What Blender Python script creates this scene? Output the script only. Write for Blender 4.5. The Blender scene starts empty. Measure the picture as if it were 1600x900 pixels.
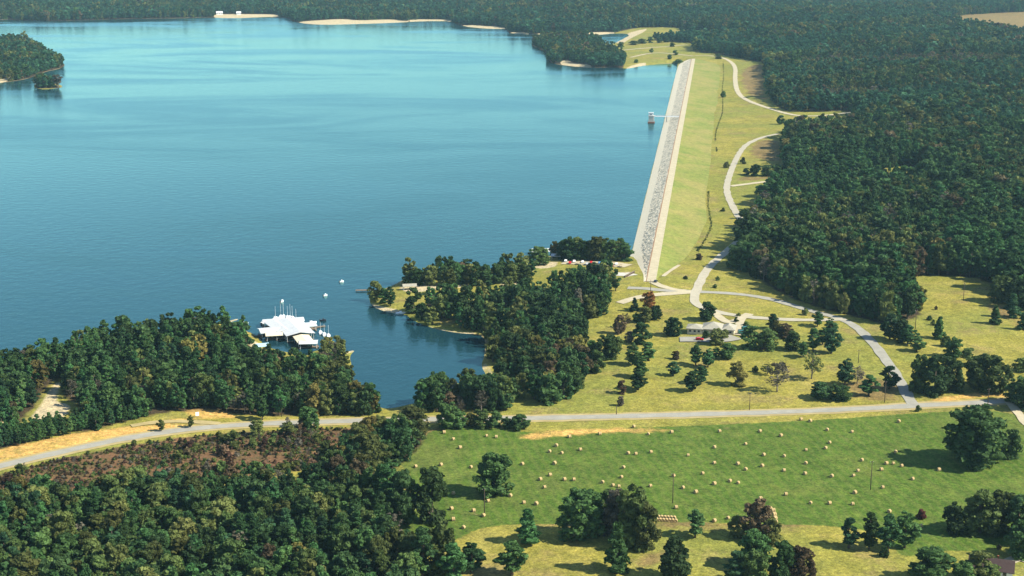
import bpy, bmesh, math, random
import numpy as np
from mathutils import Vector, Matrix

# ------------------------------------------------------------------ camera, sky, sun, exposure
R = math.radians
SC = bpy.context.scene
COL = SC.collection
CAM_H, FPX, PITCH = 217.0, 2222.0, math.atan(560.0 / 2222.0)
cam_d = bpy.data.cameras.new('camera'); cam_d.sensor_width = 36.0; cam_d.lens = 50.0
cam_d.clip_start = 1.0; cam_d.clip_end = 60000.0
cam = bpy.data.objects.new('camera', cam_d); COL.objects.link(cam)
cam.location = (0, 0, CAM_H); cam.rotation_euler = (math.pi / 2 - PITCH, 0, 0)
SC.camera = cam
SUN_EL, SUN_AZ = R(41), R(104)          # azimuth clockwise from +Y
world = bpy.data.worlds.new('World'); SC.world = world; world.use_nodes = True
wn = world.node_tree; sky = wn.nodes.new('ShaderNodeTexSky'); sky.sky_type = 'NISHITA'; sky.sun_disc = False
sky.sun_elevation = SUN_EL; sky.sun_rotation = SUN_AZ; sky.altitude = 100; sky.air_density = 1.0; sky.dust_density = 0.0; sky.ozone_density = 1.0
wn.links.new(sky.outputs[0], wn.nodes['Background'].inputs[0]); wn.nodes['Background'].inputs[1].default_value = 0.105
sun_d = bpy.data.lights.new('sun', 'SUN'); sun_d.energy = 5.0; sun_d.angle = R(0.53); sun_d.color = (1.0, 0.94, 0.79)
sun = bpy.data.objects.new('sun', sun_d); COL.objects.link(sun)
sv = Vector((math.sin(SUN_AZ) * math.cos(SUN_EL), math.cos(SUN_AZ) * math.cos(SUN_EL), math.sin(SUN_EL)))
sun.rotation_euler = sv.to_track_quat('Z', 'Y').to_euler(); sun.location = (300, -200, 600)
SC.view_settings.view_transform = 'Standard'; SC.view_settings.look = 'None'; SC.view_settings.gamma = 1.0
SC.view_settings.use_curve_mapping = False; SC.view_settings.exposure = 1.0
cy = SC.cycles
cy.use_denoising = True; cy.max_bounces = 5; cy.diffuse_bounces = 1; cy.glossy_bounces = 2
cy.transmission_bounces = 2; cy.transparent_max_bounces = 4; cy.volume_bounces = 0; cy.use_adaptive_sampling = True
random.seed(7); RNG = np.random.default_rng(11)

# ------------------------------------------------------------------ survey helpers: photo bearings -> places on the ground
CT, ST = math.cos(PITCH), math.sin(PITCH)
def plane_pt(px, py, z=0.0):
    px = np.asarray(px, float); py = np.asarray(py, float)
    v = py - 450.0; h = CAM_H - z; den = FPX * ST + v * CT
    return (px - 800.0) * h / den, h * (FPX * CT - v * ST) / den
def px_per_m(py, z=1.0):
    return (FPX * ST + (py - 450.0) * CT) / (CAM_H - z)
def to_px(x, y, z):
    dz = z - CAM_H; d = y * CT - dz * ST; up = y * ST + dz * CT
    return 800 + FPX * x / d, 450 - FPX * up / d
def chaikin(P, n=2, closed=True):
    P = np.asarray(P, float)
    for _ in range(n):
        Q = np.roll(P, -1, 0) if closed else P[1:]
        A = P if closed else P[:-1]
        N = np.empty((len(A) * 2, 2)); N[0::2] = .75 * A + .25 * Q; N[1::2] = .25 * A + .75 * Q
        P = N if closed else np.vstack([P[:1], N, P[-1:]])
    return P
def sdf(poly, X, Y):
    """signed distance, positive inside"""
    P = np.asarray(poly, float); X = np.asarray(X, float); Y = np.asarray(Y, float)
    d2 = np.full(X.shape, 1e18); ins = np.zeros(X.shape, bool)
    for i in range(len(P)):
        ax, ay = P[i]; bx, by = P[(i + 1) % len(P)]
        ex, ey = bx - ax, by - ay; L = ex * ex + ey * ey + 1e-9
        t = np.clip(((X - ax) * ex + (Y - ay) * ey) / L, 0, 1)
        d2 = np.minimum(d2, (X - ax - t * ex) ** 2 + (Y - ay - t * ey) ** 2)
        c = (ay > Y) != (by > Y)
        xi = ax + (Y - ay) * ex / (ey if abs(ey) > 1e-9 else 1e-9)
        ins ^= c & (X < xi)
    d = np.sqrt(d2); return np.where(ins, d, -d)
def wpoly(pts, z=0.0, n=2):
    p = chaikin(pts, n); x, y = plane_pt(p[:, 0], p[:, 1], z); return np.stack([x, y], 1)
def uni(polys, X, Y):
    d = np.full(np.shape(X), -1e9)
    for p in polys: d = np.maximum(d, sdf(p, X, Y))
    return d
def wob(x, y, s, a=0.0):
    x = np.asarray(x) / s; y = np.asarray(y) / s
    return (np.sin(x * 1.7 + y * .9 + a) + np.sin(-x * 1.1 + y * 1.9 + 2.1 + a) + .6 * np.sin(x * 2.9 - y * 2.3 + 4 + a)) / 2.6

LAKE_PX = [(-900, 45), (-300, 38), (0, 30), (60, 33), (120, 32), (180, 30), (260, 29), (330, 27), (360, 29), (440, 25.5), (466, 36), (500, 39), (560, 37.5), (620, 35.5), (660, 33), (705, 33),
    (722, 41), (760, 45), (790, 45), (797, 53), (830, 53.5), (870, 54), (930, 55), (965, 51.5), (986, 54), (972, 62), (955, 70), (930, 66), (895, 61), (862, 61), (836, 64), (829, 69), (842, 76), (856, 84),
    (858, 97), (872, 101), (905, 105), (930, 106), (960, 105), (980, 108), (1000, 103), (1030, 100), (1060, 99), (1066, 97), (1060, 99), (1042, 173), (1024, 246), (1006, 319), (988, 392), (986, 402),
    (975, 399), (930, 397), (885, 398), (850, 401), (836, 409), (830, 414), (780, 419), (720, 424), (660, 430), (632, 436), (615, 446), (590, 455), (577, 463), (580, 478), (605, 488), (632, 490), (648, 502), (680, 514), (720, 521), (750, 522), (760, 533),
    (757, 555), (752, 573), (763, 590), (755, 606), (728, 614), (690, 620), (640, 632), (605, 640), (585, 634), (560, 626), (545, 612), (550, 590), (549, 570), (545, 557), (556, 546), (541, 551), (528, 548), (505, 545), (490, 549), (478, 556), (455, 552), (430, 546), (412, 541), (405, 528),
    (392, 520), (372, 513), (352, 507), (382, 495), (345, 505), (320, 508), (250, 517), (150, 533), (60, 560), (0, 573), (-100, 592), (-300, 615), (-900, 660), (-2400, 600), (-2400, 60)]
ISL_PX = [(-300, 118), (-120, 96), (-30, 74), (20, 66), (52, 69), (66, 82), (84, 92), (99, 99), (101, 103), (92, 108), (70, 112), (45, 123), (20, 127), (0, 130), (-120, 142), (-300, 150)]
ISLET_PX = [(52, 133), (62, 129), (80, 130), (96, 133), (98, 137), (84, 138), (70, 140), (56, 138)]
LAKE = wpoly(LAKE_PX, 0, 1); ISL = wpoly(ISL_PX, 0, 2); ISLET = wpoly(ISLET_PX, 0, 2)
def shore(X, Y):
    """metres from the shore, positive on land"""
    return np.maximum(-sdf(LAKE, X, Y), np.maximum(sdf(ISL, X, Y), sdf(ISLET, X, Y)))
ZC = 7.0
def crest_line(px, py):
    x, y = plane_pt(px, py, ZC); return np.array([float(x), float(y)])
C0, C1 = crest_line(1011, 436), crest_line(1081, 92)
def ss(a, b, x):
    t = np.clip((np.asarray(x, float) - a) / (b - a), 0, 1); return t * t * (3 - 2 * t)
def height(X, Y):
    X = np.asarray(X, float); Y = np.asarray(Y, float)
    d = shore(X, Y)
    h = np.where(d < 0, np.maximum(d * .12, -4), np.minimum(d * .16, 1.0 + d * .012))
    inl = ss(0, 60, d)
    h = np.minimum(h, 3.0) + inl * (.9 * wob(X, Y, 70) + .3 * wob(X, Y, 23, 1))
    far = ss(1300, 3200, Y)
    h = h + ss(40, 420, d) * far * (13 + 15 * wob(X, Y, 520, .6) + 5 * wob(X, Y, 190, 2))
    h = h + ss(30, 260, d) * ss(900, 1300, Y) * ss(160, 420, X) * (1 - far) * (4 + 6 * wob(X, Y, 260, 3))
    for c, r in ((C0 + (3, -8), 62.0), (C1 + (4, 14), 95.0)):
        g = np.exp(-(((X - c[0]) ** 2 + (Y - c[1]) ** 2) / (r * r)))
        h = np.where(d > 0, h + np.maximum(0, np.minimum(ZC - .25, d * .34) - h) * g, h)
    h = h + np.exp(-((X + 95) ** 2 + (Y - 800) ** 2) / 70 ** 2) * 3.0 * ss(0, 40, d)
    return h
def place(px, py, it=5):
    z = 1.5
    for _ in range(it):
        x, y = plane_pt(px, py, z); z = height(x, y)
    return np.stack([np.asarray(x, float), np.asarray(y, float), np.asarray(z, float)], -1)
def gpoly(pts, n=2):
    p = chaikin(pts, n); return place(p[:, 0], p[:, 1])[:, :2]

# ------------------------------------------------------------------ materials
def mat(name):
    m = bpy.data.materials.new(name); m.use_nodes = True
    nt = m.node_tree; b = nt.nodes['Principled BSDF']; return m, nt, b
def N(nt, t, **k):
    n = nt.nodes.new(t)
    for a, v in k.items(): setattr(n, a, v)
    return n
def noise(nt, scale, detail=3, coord=None, rough=.55, dist=0):
    n = N(nt, 'ShaderNodeTexNoise'); n.inputs['Scale'].default_value = scale; n.inputs['Detail'].default_value = detail
    n.inputs['Roughness'].default_value = rough; n.inputs['Distortion'].default_value = dist
    if coord is not None: nt.links.new(coord, n.inputs['Vector'])
    return n.outputs['Fac']
def ramp(nt, fac, stops, interp='LINEAR'):
    r = N(nt, 'ShaderNodeValToRGB'); e = r.color_ramp; e.interpolation = interp
    while len(e.elements) < len(stops): e.elements.new(.5)
    for k, (p, c) in enumerate(stops): e.elements[k].position = p; e.elements[k].color = (*c, 1)
    nt.links.new(fac, r.inputs[0]); return r.outputs[0]
def mixc(nt, fac, a, b, mode='MIX'):
    m = N(nt, 'ShaderNodeMix', data_type='RGBA', blend_type=mode)
    for s, v in ((m.inputs[0], fac), (m.inputs[6], a), (m.inputs[7], b)):
        if isinstance(v, (int, float)): s.default_value = v
        elif isinstance(v, tuple): s.default_value = (*v, 1)
        else: nt.links.new(v, s)
    return m.outputs[2]
def math_n(nt, op, a, b=None, c=None):
    m = N(nt, 'ShaderNodeMath', operation=op)
    for i, v in enumerate((a, b, c)):
        if v is None: continue
        if isinstance(v, (int, float)): m.inputs[i].default_value = v
        else: nt.links.new(v, m.inputs[i])
    return m.outputs[0]
def maprange(nt, v, a, b, c=0., d=1.):
    m = N(nt, 'ShaderNodeMapRange'); m.interpolation_type = 'SMOOTHSTEP'
    nt.links.new(v, m.inputs[0])
    for i, k in enumerate((a, b, c, d)): m.inputs[1 + i].default_value = k
    return m.outputs[0]
def pos(nt): return N(nt, 'ShaderNodeNewGeometry').outputs['Position']
def simple(name, c, rough=.8, var=.18, scale=1.5, metal=0., spec=.3):
    m, nt, b = mat(name); n = noise(nt, scale, 4, pos(nt))
    nt.links.new(ramp(nt, n, [(.25, tuple(x * (1 - var) for x in c)), (.75, tuple(min(1, x * (1 + var)) for x in c))]), b.inputs['Base Color'])
    b.inputs['Roughness'].default_value = rough; b.inputs['Metallic'].default_value = metal; b.inputs['Specular IOR Level'].default_value = spec
    return m
def foliage_mat(name, transl=.28, col=None):
    """crown colour = the object's own colour, jittered per tree and per leaf clump"""
    m, nt, b = mat(name)
    oi = N(nt, 'ShaderNodeObjectInfo'); hs = N(nt, 'ShaderNodeHueSaturation')
    if col is None: nt.links.new(oi.outputs['Color'], hs.inputs['Color'])
    else: hs.inputs['Color'].default_value = (*col, 1)
    nt.links.new(maprange(nt, oi.outputs['Random'], 0, 1, .487, .515), hs.inputs['Hue'])
    r2 = math_n(nt, 'FRACT', math_n(nt, 'MULTIPLY', oi.outputs['Random'], 7.31))
    n = noise(nt, .45, 2, pos(nt))
    v = math_n(nt, 'MULTIPLY', maprange(nt, r2, 0, 1, .6, 1.4), maprange(nt, n, .3, .7, .72, 1.3))
    nt.links.new(v, hs.inputs['Value'])
    b.inputs['Roughness'].default_value = .75; b.inputs['Specular IOR Level'].default_value = .12
    nt.links.new(hs.outputs[0], b.inputs['Base Color'])
    tr = N(nt, 'ShaderNodeBsdfTranslucent'); nt.links.new(hs.outputs[0], tr.inputs[0])
    mx = N(nt, 'ShaderNodeMixShader'); mx.inputs[0].default_value = transl
    nt.links.new(b.outputs[0], mx.inputs[1]); nt.links.new(tr.outputs[0], mx.inputs[2])
    nt.links.new(mx.outputs[0], nt.nodes['Material Output'].inputs[0]); return m
FOL = foliage_mat('foliage'); BARK = simple('bark', (.10, .075, .055), .9, .3, 3)
BARKG = simple('grey_bark', (.20, .17, .14), .9, .25, 3)

def ground_mat():
    m, nt, b = mat('ground'); P = pos(nt)
    def at(n): return N(nt, 'ShaderNodeAttribute', attribute_name=n).outputs['Fac']
    nb = noise(nt, .012, 5, P, .6); nm = noise(nt, .06, 4, P, .62); nf = noise(nt, .5, 4, P, .6); nff = noise(nt, 1.7, 2, P)
    edge = math_n(nt, 'MULTIPLY', math_n(nt, 'SUBTRACT', noise(nt, .16, 4, P, .65), .5), 9.)
    edge2 = math_n(nt, 'MULTIPLY', math_n(nt, 'SUBTRACT', noise(nt, .35, 3, P, .6), .5), 3.)
    def mask(n, w=1., e=edge): return maprange(nt, math_n(nt, 'ADD', at(n), e), -w, w)
    dry = ramp(nt, nm, [(.25, (.215, .20, .038)), (.5, (.325, .288, .060)), (.75, (.41, .342, .094))])
    dry = mixc(nt, maprange(nt, nb, .40, .62, 0, .85), dry, (.235, .25, .055))
    dry = mixc(nt, maprange(nt, noise(nt, .035, 6, P, .72), .50, .68, 0, .62), dry, (.30, .215, .10))
    grn = ramp(nt, nm, [(.25, (.064, .122, .018)), (.55, (.102, .168, .027)), (.8, (.165, .192, .042))])
    wv = N(nt, 'ShaderNodeTexWave'); wv.inputs['Scale'].default_value = .075; wv.inputs['Distortion'].default_value = 5.0; wv.inputs['Detail'].default_value = 3; wv.inputs['Detail Scale'].default_value = 1.4
    mp = N(nt, 'ShaderNodeMapping'); mp.inputs['Rotation'].default_value = (0, 0, R(-11)); nt.links.new(P, mp.inputs[0]); nt.links.new(mp.outputs[0], wv.inputs[0])
    grn = mixc(nt, maprange(nt, wv.outputs['Fac'], .2, .9, 0, .36), grn, (.165, .19, .05))
    grn = mixc(nt, maprange(nt, nb, .5, .68, 0, .55), grn, (.165, .185, .048))
    grn = mixc(nt, maprange(nt, noise(nt, .045, 5, P, .72), .62, .75, 0, .6), grn, (.25, .19, .09))
    marsh = ramp(nt, noise(nt, .11, 5, P, .7), [(.2, (.07, .075, .03)), (.42, (.15, .11, .048)), (.6, (.19, .10, .055)), (.8, (.27, .21, .09))])
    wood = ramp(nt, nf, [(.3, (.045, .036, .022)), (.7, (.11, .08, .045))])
    sand = ramp(nt, nf, [(.2, (.50, .40, .235)), (.8, (.68, .57, .37))])
    clay = ramp(nt, nf, [(.2, (.56, .31, .09)), (.6, (.72, .44, .14)), (.9, (.80, .56, .23))])
    brn = ramp(nt, nm, [(.25, (.19, .115, .06)), (.75, (.27, .17, .09))])
    c = dry
    e3 = math_n(nt, 'MULTIPLY', math_n(nt, 'SUBTRACT', noise(nt, .04, 5, P, .7), .5), 34.)
    c = mixc(nt, math_n(nt, 'MULTIPLY', mask('brown', 4., e3), .72), c, brn)
    c = mixc(nt, mask('green', .7, edge2), c, grn)
    c = mixc(nt, mask('marsh', 2.), c, marsh)
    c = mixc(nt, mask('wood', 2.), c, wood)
    c = mixc(nt, math_n(nt, 'MULTIPLY', mask('clay', 2.2), maprange(nt, noise(nt, .13, 4, P, .7), .34, .56, .45, 1.)), c, clay)
    c = mixc(nt, mask('sand', 1., edge2), c, sand)
    wet = maprange(nt, at('shore'), .2, 2.2, 1, 0)
    c = mixc(nt, math_n(nt, 'MULTIPLY', wet, maprange(nt, at('bank'), .30, .42, .9, 0)), c, (.30, .235, .13))
    c = mixc(nt, 1., c, ramp(nt, nff, [(.28, (.48, .48, .49)), (.72, (1.0, 1.0, .98))]), 'MULTIPLY')
    c = mixc(nt, 1., c, ramp(nt, noise(nt, .22, 3, P, .6), [(.3, (.74, .77, .80)), (.7, (1.22, 1.19, 1.13))]), 'MULTIPLY')
    c = mixc(nt, 1., c, ramp(nt, noise(nt, .75, 3, P, .6), [(.3, (.66, .68, .70)), (.7, (1.30, 1.28, 1.24))]), 'MULTIPLY')
    nt.links.new(c, b.inputs['Base Color']); b.inputs['Roughness'].default_value = .95; b.inputs['Specular IOR Level'].default_value = .05
    bp = N(nt, 'ShaderNodeBump'); bp.inputs['Strength'].default_value = .5; bp.inputs['Distance'].default_value = .5
    nt.links.new(nf, bp.inputs['Height']); nt.links.new(bp.outputs[0], b.inputs['Normal']); return m

def water_mat():
    m, nt, b = mat('lake_water'); P = pos(nt); nt.nodes.remove(b)
    mp = N(nt, 'ShaderNodeMapping'); mp.inputs['Scale'].default_value = (.35, 1.0, 1); mp.inputs['Rotation'].default_value = (0, 0, R(-6)); nt.links.new(P, mp.inputs[0])
    st = noise(nt, .0045, 6, mp.outputs[0], .66, 1.2)
    df = N(nt, 'ShaderNodeBsdfDiffuse'); nt.links.new(ramp(nt, st, [(.3, (.007, .030, .042)), (.7, (.009, .040, .052))]), df.inputs['Color'])
    gl = N(nt, 'ShaderNodeBsdfGlossy'); gl.inputs['Color'].default_value = (.58, 1.0, .95, 1)
    nt.links.new(maprange(nt, st, .40, .62, .05, .26), gl.inputs['Roughness'])
    h = math_n(nt, 'ADD', math_n(nt, 'MULTIPLY', noise(nt, .5, 3, P, .65), .6), math_n(nt, 'MULTIPLY', noise(nt, .13, 3, P, .6), 1.6))
    bp = N(nt, 'ShaderNodeBump'); bp.inputs['Strength'].default_value = .45; bp.inputs['Distance'].default_value = .3; nt.links.new(h, bp.inputs['Height'])
    fr = N(nt, 'ShaderNodeFresnel'); fr.inputs['IOR'].default_value = 1.36
    for n_ in (df, gl, fr): nt.links.new(bp.outputs[0], n_.inputs['Normal'])
    mx = N(nt, 'ShaderNodeMixShader'); nt.links.new(fr.outputs[0], mx.inputs[0]); nt.links.new(df.outputs[0], mx.inputs[1]); nt.links.new(gl.outputs[0], mx.inputs[2])
    nt.links.new(mx.outputs[0], nt.nodes['Material Output'].inputs[0]); return m
def road_mat(name, c1, c2):
    m, nt, b = mat(name); P = pos(nt)
    c = ramp(nt, noise(nt, .25, 5, P, .65), [(.25, tuple(.78 * x for x in c1)), (.75, tuple(.78 * x for x in c2))])
    nt.links.new(c, b.inputs['Base Color']); b.inputs['Roughness'].default_value = .9; b.inputs['Specular IOR Level'].default_value = .2; return m
M = {}
M['asphalt'] = road_mat('worn_asphalt', (.30, .285, .235), (.41, .39, .32))
M['pale_asphalt'] = road_mat('pale_asphalt', (.40, .36, .265), (.52, .47, .35))
M['gravel'] = road_mat('gravel', (.44, .38, .25), (.60, .52, .35))
M['verge'] = road_mat('verge', (.36, .285, .12), (.50, .40, .19))
M['white'] = simple('white_paint', (.80, .80, .77), .5, .05, .6)
M['white_metal'] = simple('white_sheet_metal', (.50, .51, .50), .45, .12, .5)
M['cream'] = simple('cream_wall', (.62, .55, .40), .8, .08)
M['concrete'] = simple('concrete', (.48, .45, .38), .9, .15, .8)
M['roofgrey'] = simple('pale_shingle', (.30, .28, .22), .85, .2, 1.2)
M['roofbrown'] = simple('brown_shingle', (.05, .03, .027), .85, .2, 1.2)
M['glass'] = simple('window_glass', (.02, .025, .03), .1, .1, 1, 0, .6)
M['wood'] = simple('weathered_wood', (.17, .13, .09), .9, .25, 2)
M['pole'] = simple('creosote_pole', (.07, .05, .035), .9, .25, 2)
M['rust'] = simple('rusty_stain', (.22, .08, .04), .9, .3, 2)
M['tyre'] = simple('tyre_rubber', (.02, .02, .02), .8, .1)
M['blue'] = simple('pale_blue_paint', (.34, .52, .60), .5, .06)
def paint(n, c): return simple('car_paint_' + n, c, .25, .03, 1, 0, .5)
CARP = {'red': paint('red', (.50, .02, .025)), 'teal': paint('teal', (.015, .10, .085)), 'white': paint('white', (.78, .78, .76)), 'dark': paint('dark', (.02, .022, .03)),
        'blue': paint('blue', (.10, .25, .42)), 'tan': paint('tan', (.42, .34, .22)), 'silver': paint('silver', (.42, .43, .44))}

# ------------------------------------------------------------------ object helpers
def link(name, me, parent=None):
    o = bpy.data.objects.new(name, me); COL.objects.link(o)
    if parent is not None: o.parent = parent
    return o
def mesh(name, V, F, m, smooth=False):
    me = bpy.data.meshes.new(name); me.from_pydata([tuple(map(float, v)) for v in V], [], [tuple(map(int, f)) for f in F])
    for x in (m if isinstance(m, (list, tuple)) else [m]): me.materials.append(x)
    if smooth: me.polygons.foreach_set('use_smooth', [True] * len(me.polygons))
    me.update(); return me
def tag(o, label=None, cat=None, group=None, kind=None):
    for k, v in (('label', label), ('category', cat), ('group', group), ('kind', kind)):
        if v: o[k] = v
    return o
def empty(name, loc, rz=0., label=None, cat=None, group=None):
    o = bpy.data.objects.new(name, None); COL.objects.link(o); o.location = loc; o.rotation_euler = (0, 0, rz)
    return tag(o, label, cat, group)
def copy_tree(o, parent=None, memo=None):
    c = o.copy(); COL.objects.link(c); c.parent = parent
    for ch in list(o.children): copy_tree(ch, c)
    return c
class MB:
    def __init__(s): s.V = []; s.F = []
    def box(s, x0, x1, y0, y1, z0, z1):
        n = len(s.V); s.V += [(x, y, z) for z in (z0, z1) for x, y in ((x0, y0), (x1, y0), (x1, y1), (x0, y1))]
        s.F += [[n + i for i in f] for f in ((3, 2, 1, 0), (4, 5, 6, 7), (0, 1, 5, 4), (1, 2, 6, 5), (2, 3, 7, 6), (3, 0, 4, 7))]; return s
    def tube(s, pts, rad, k=6, cap=True):
        n = len(s.V); pts = [Vector(p) for p in pts]
        for i, p in enumerate(pts):
            d = (pts[min(i + 1, len(pts) - 1)] - pts[max(i - 1, 0)]).normalized()
            a = d.cross(Vector((0, 0, 1)) if abs(d.z) < .9 else Vector((1, 0, 0))).normalized(); b = d.cross(a)
            for j in range(k):
                t = 2 * math.pi * j / k; s.V.append(tuple(p + (a * math.cos(t) + b * math.sin(t)) * rad[i]))
        for i in range(len(pts) - 1):
            for j in range(k): s.F.append([n + i * k + j, n + i * k + (j + 1) % k, n + (i + 1) * k + (j + 1) % k, n + (i + 1) * k + j])
        if cap: s.F.append([n + j for j in range(k)][::-1]); s.F.append([n + (len(pts) - 1) * k + j for j in range(k)])
        return s
    def lathe(s, prof, k=14, flat=0.):
        """prof: list of (axial x, radius), axis along X"""
        n = len(s.V)
        for x, r in prof:
            for j in range(k):
                t = 2 * math.pi * j / k; z = r * math.sin(t); s.V.append((x, r * math.cos(t), max(z, -flat) if flat else z))
        for i in range(len(prof) - 1):
            for j in range(k): s.F.append([n + i * k + j, n + i * k + (j + 1) % k, n + (i + 1) * k + (j + 1) % k, n + (i + 1) * k + j])
        return s
    def poly(s, pts):
        n = len(s.V); s.V += [tuple(p) for p in pts]; s.F.append(list(range(n, n + len(pts)))); return s
    def prism(s, prof, y0, y1):
        """prof in xz, extruded along y"""
        n = len(s.V); k = len(prof); s.V += [(x, y0, z) for x, z in prof] + [(x, y1, z) for x, z in prof]
        s.F.append([n + i for i in range(k)][::-1]); s.F.append([n + k + i for i in range(k)])
        for i in range(k): s.F.append([n + i, n + (i + 1) % k, n + k + (i + 1) % k, n + k + i])
        return s
    def build(s, name, m, parent=None, smooth=False): return link(name, mesh(name, s.V, s.F, m, smooth), parent)

# ------------------------------------------------------------------ land zones (surveyed from the photograph's bearings)
Z = {}
Z['green'] = [gpoly([(676, 670), (760, 667), (820, 676), (900, 672), (1000, 668), (1120, 664), (1300, 655), (1420, 646), (1540, 640), (1600, 650), (1800, 660), (1800, 850), (1650, 848), (1600, 846), (1540, 862), (1460, 860), (1415, 872), (1395, 858), (1400, 836), (1310, 822), (1210, 819), (1060, 815), (960, 816), (870, 819), (762, 820), (715, 842), (690, 850), (640, 850), (590, 830), (600, 800), (640, 780), (645, 745), (622, 722), (640, 706), (655, 690)], 1)]
Z['marsh'] = [gpoly([(-250, 850), (-100, 776), (0, 742), (100, 716), (200, 696), (300, 682), (400, 674), (520, 669), (640, 668), (665, 676), (650, 700), (620, 720), (560, 730), (400, 740), (200, 770), (-60, 815)], 1)]
Z['wood_near'] = [gpoly([(-260, 830), (-60, 806), (60, 796), (200, 782), (320, 762), (430, 752), (520, 745), (580, 740), (600, 800), (590, 830), (640, 862), (655, 905), (640, 990), (400, 1020), (-260, 1020)], 1)]
Z['wood_bank'] = [gpoly([(520, 726), (575, 706), (610, 690), (640, 684), (662, 690), (640, 716), (600, 742), (560, 750)], 1)]
Z['wood_marina'] = [gpoly([(-260, 622), (-100, 600), (0, 581), (60, 567), (150, 540), (250, 524), (330, 514), (352, 516), (392, 530), (402, 548), (440, 557), (482, 563), (505, 552), (538, 556), (541, 600), (552, 630), (598, 644), (560, 650), (480, 650), (410, 650), (345, 645), (290, 640), (225, 650), (150, 672), (60, 690), (0, 704), (-260, 750)], 1)]
Z['wood_point'] = [gpoly([(638, 488), (658, 503), (720, 518), (757, 526), (766, 545), (768, 580), (782, 600), (800, 631), (900, 631), (906, 602), (915, 590), (905, 560), (916, 540), (910, 525), (940, 490), (972, 470), (976, 452), (945, 441), (890, 445), (850, 452), (800, 462), (762, 474), (690, 480), (650, 478)], 1),
                   gpoly([(632, 440), (660, 436), (760, 432), (838, 428), (838, 440), (780, 447), (690, 450), (640, 448)], 1),
                   gpoly([(868, 404), (930, 402), (984, 405), (978, 413), (930, 410), (872, 411)], 1)]
Z['wood_cove'] = [gpoly([(650, 646), (662, 630), (700, 624), (745, 620), (782, 626), (800, 640), (790, 646), (720, 650), (690, 648)], 1),
                  gpoly([(548, 640), (560, 632), (600, 645), (590, 650), (552, 650)], 1)]
BIGW = [(1092, 82), (1130, 85), (1160, 92), (1198, 98), (1196, 125), (1203, 152), (1216, 171), (1262, 176), (1338, 172), (1348, 196), (1268, 204), (1238, 206), (1222, 222), (1226, 262), (1228, 290), (1196, 306), (1200, 322), (1180, 346), (1172, 368), (1150, 414), (1180, 432), (1215, 455), (1255, 474), (1300, 486), (1345, 497), (1385, 508), (1415, 500), (1442, 493), (1424, 466), (1411, 433), (1470, 429), (1546, 437), (1565, 462), (1600, 480), (1800, 520), (2400, 520), (2400, -4), (1700, -4), (800, -4), (0, -4), (-700, -4), (-700, 50), (0, 34), (120, 36), (260, 33), (330, 31), (440, 29), (466, 40), (560, 42), (640, 38), (705, 37), (722, 45), (790, 50), (797, 57), (870, 58), (930, 58), (965, 50), (990, 44), (1030, 44), (1100, 48), (1160, 52), (1130, 58), (1060, 60), (1010, 62), (1060, 66), (1100, 68), (1080, 74)]
Z['wood_big'] = [gpoly(BIGW, 1)]
Z['wood_isle'] = [wpoly([(-300, 116), (-120, 94), (-30, 72), (20, 64), (54, 66), (70, 80), (90, 92), (104, 100), (94, 110), (70, 114), (46, 125), (0, 133), (-120, 145), (-300, 152)], 1.5, 1), wpoly([(55, 133), (64, 131), (80, 132), (94, 134), (96, 136), (82, 137), (68, 138), (58, 137)], 1, 1)]
Z['wood_spit'] = [gpoly([(826, 68), (840, 61), (900, 59), (935, 66), (946, 74), (958, 80), (978, 88), (976, 98), (972, 109), (905, 108), (870, 104), (854, 98), (852, 86), (836, 76)], 1)]
CLEAR = [gpoly(p, 1) for p in (
    [(1460, 34), (1500, 24), (1560, 20), (1612, 19), (1612, -2), (1900, -2), (1900, 64), (1600, 56), (1560, 50), (1510, 44)],   # far field
    [(1370, 266), (1400, 259), (1452, 263), (1446, 292), (1380, 292)], [(1518, 135), (1545, 131), (1566, 140), (1560, 158), (1522, 156)],
    [(30, 664), (58, 628), (78, 598), (106, 588), (96, 622), (126, 628), (134, 668), (110, 682), (40, 692), (18, 680)], [(-20, 662), (14, 656), (12, 668), (-20, 672)],
    [(398, 538), (440, 556), (500, 545), (514, 566), (482, 574), (420, 573), (394, 560)],
    [(306, 530), (335, 526), (340, 536), (312, 540)], [(338, 522), (352, 520), (358, 528), (344, 531)], [(364, 546), (396, 543), (418, 552), (400, 562), (372, 556)], [(394, 530), (412, 541), (404, 553), (388, 541)],
    [(770, 545), (800, 538), (806, 546), (776, 556)], [(690, 502), (712, 499), (714, 508), (694, 510)], [(836, 464), (880, 462), (880, 468), (840, 470)],
    [(314, 620), (330, 618), (332, 628), (316, 630)], [(862, 84), (886, 76), (900, 80), (880, 88)], [(898, 74), (950, 74), (958, 80), (920, 82)],
    [(640, 480), (662, 482), (662, 490), (644, 490)])]
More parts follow.
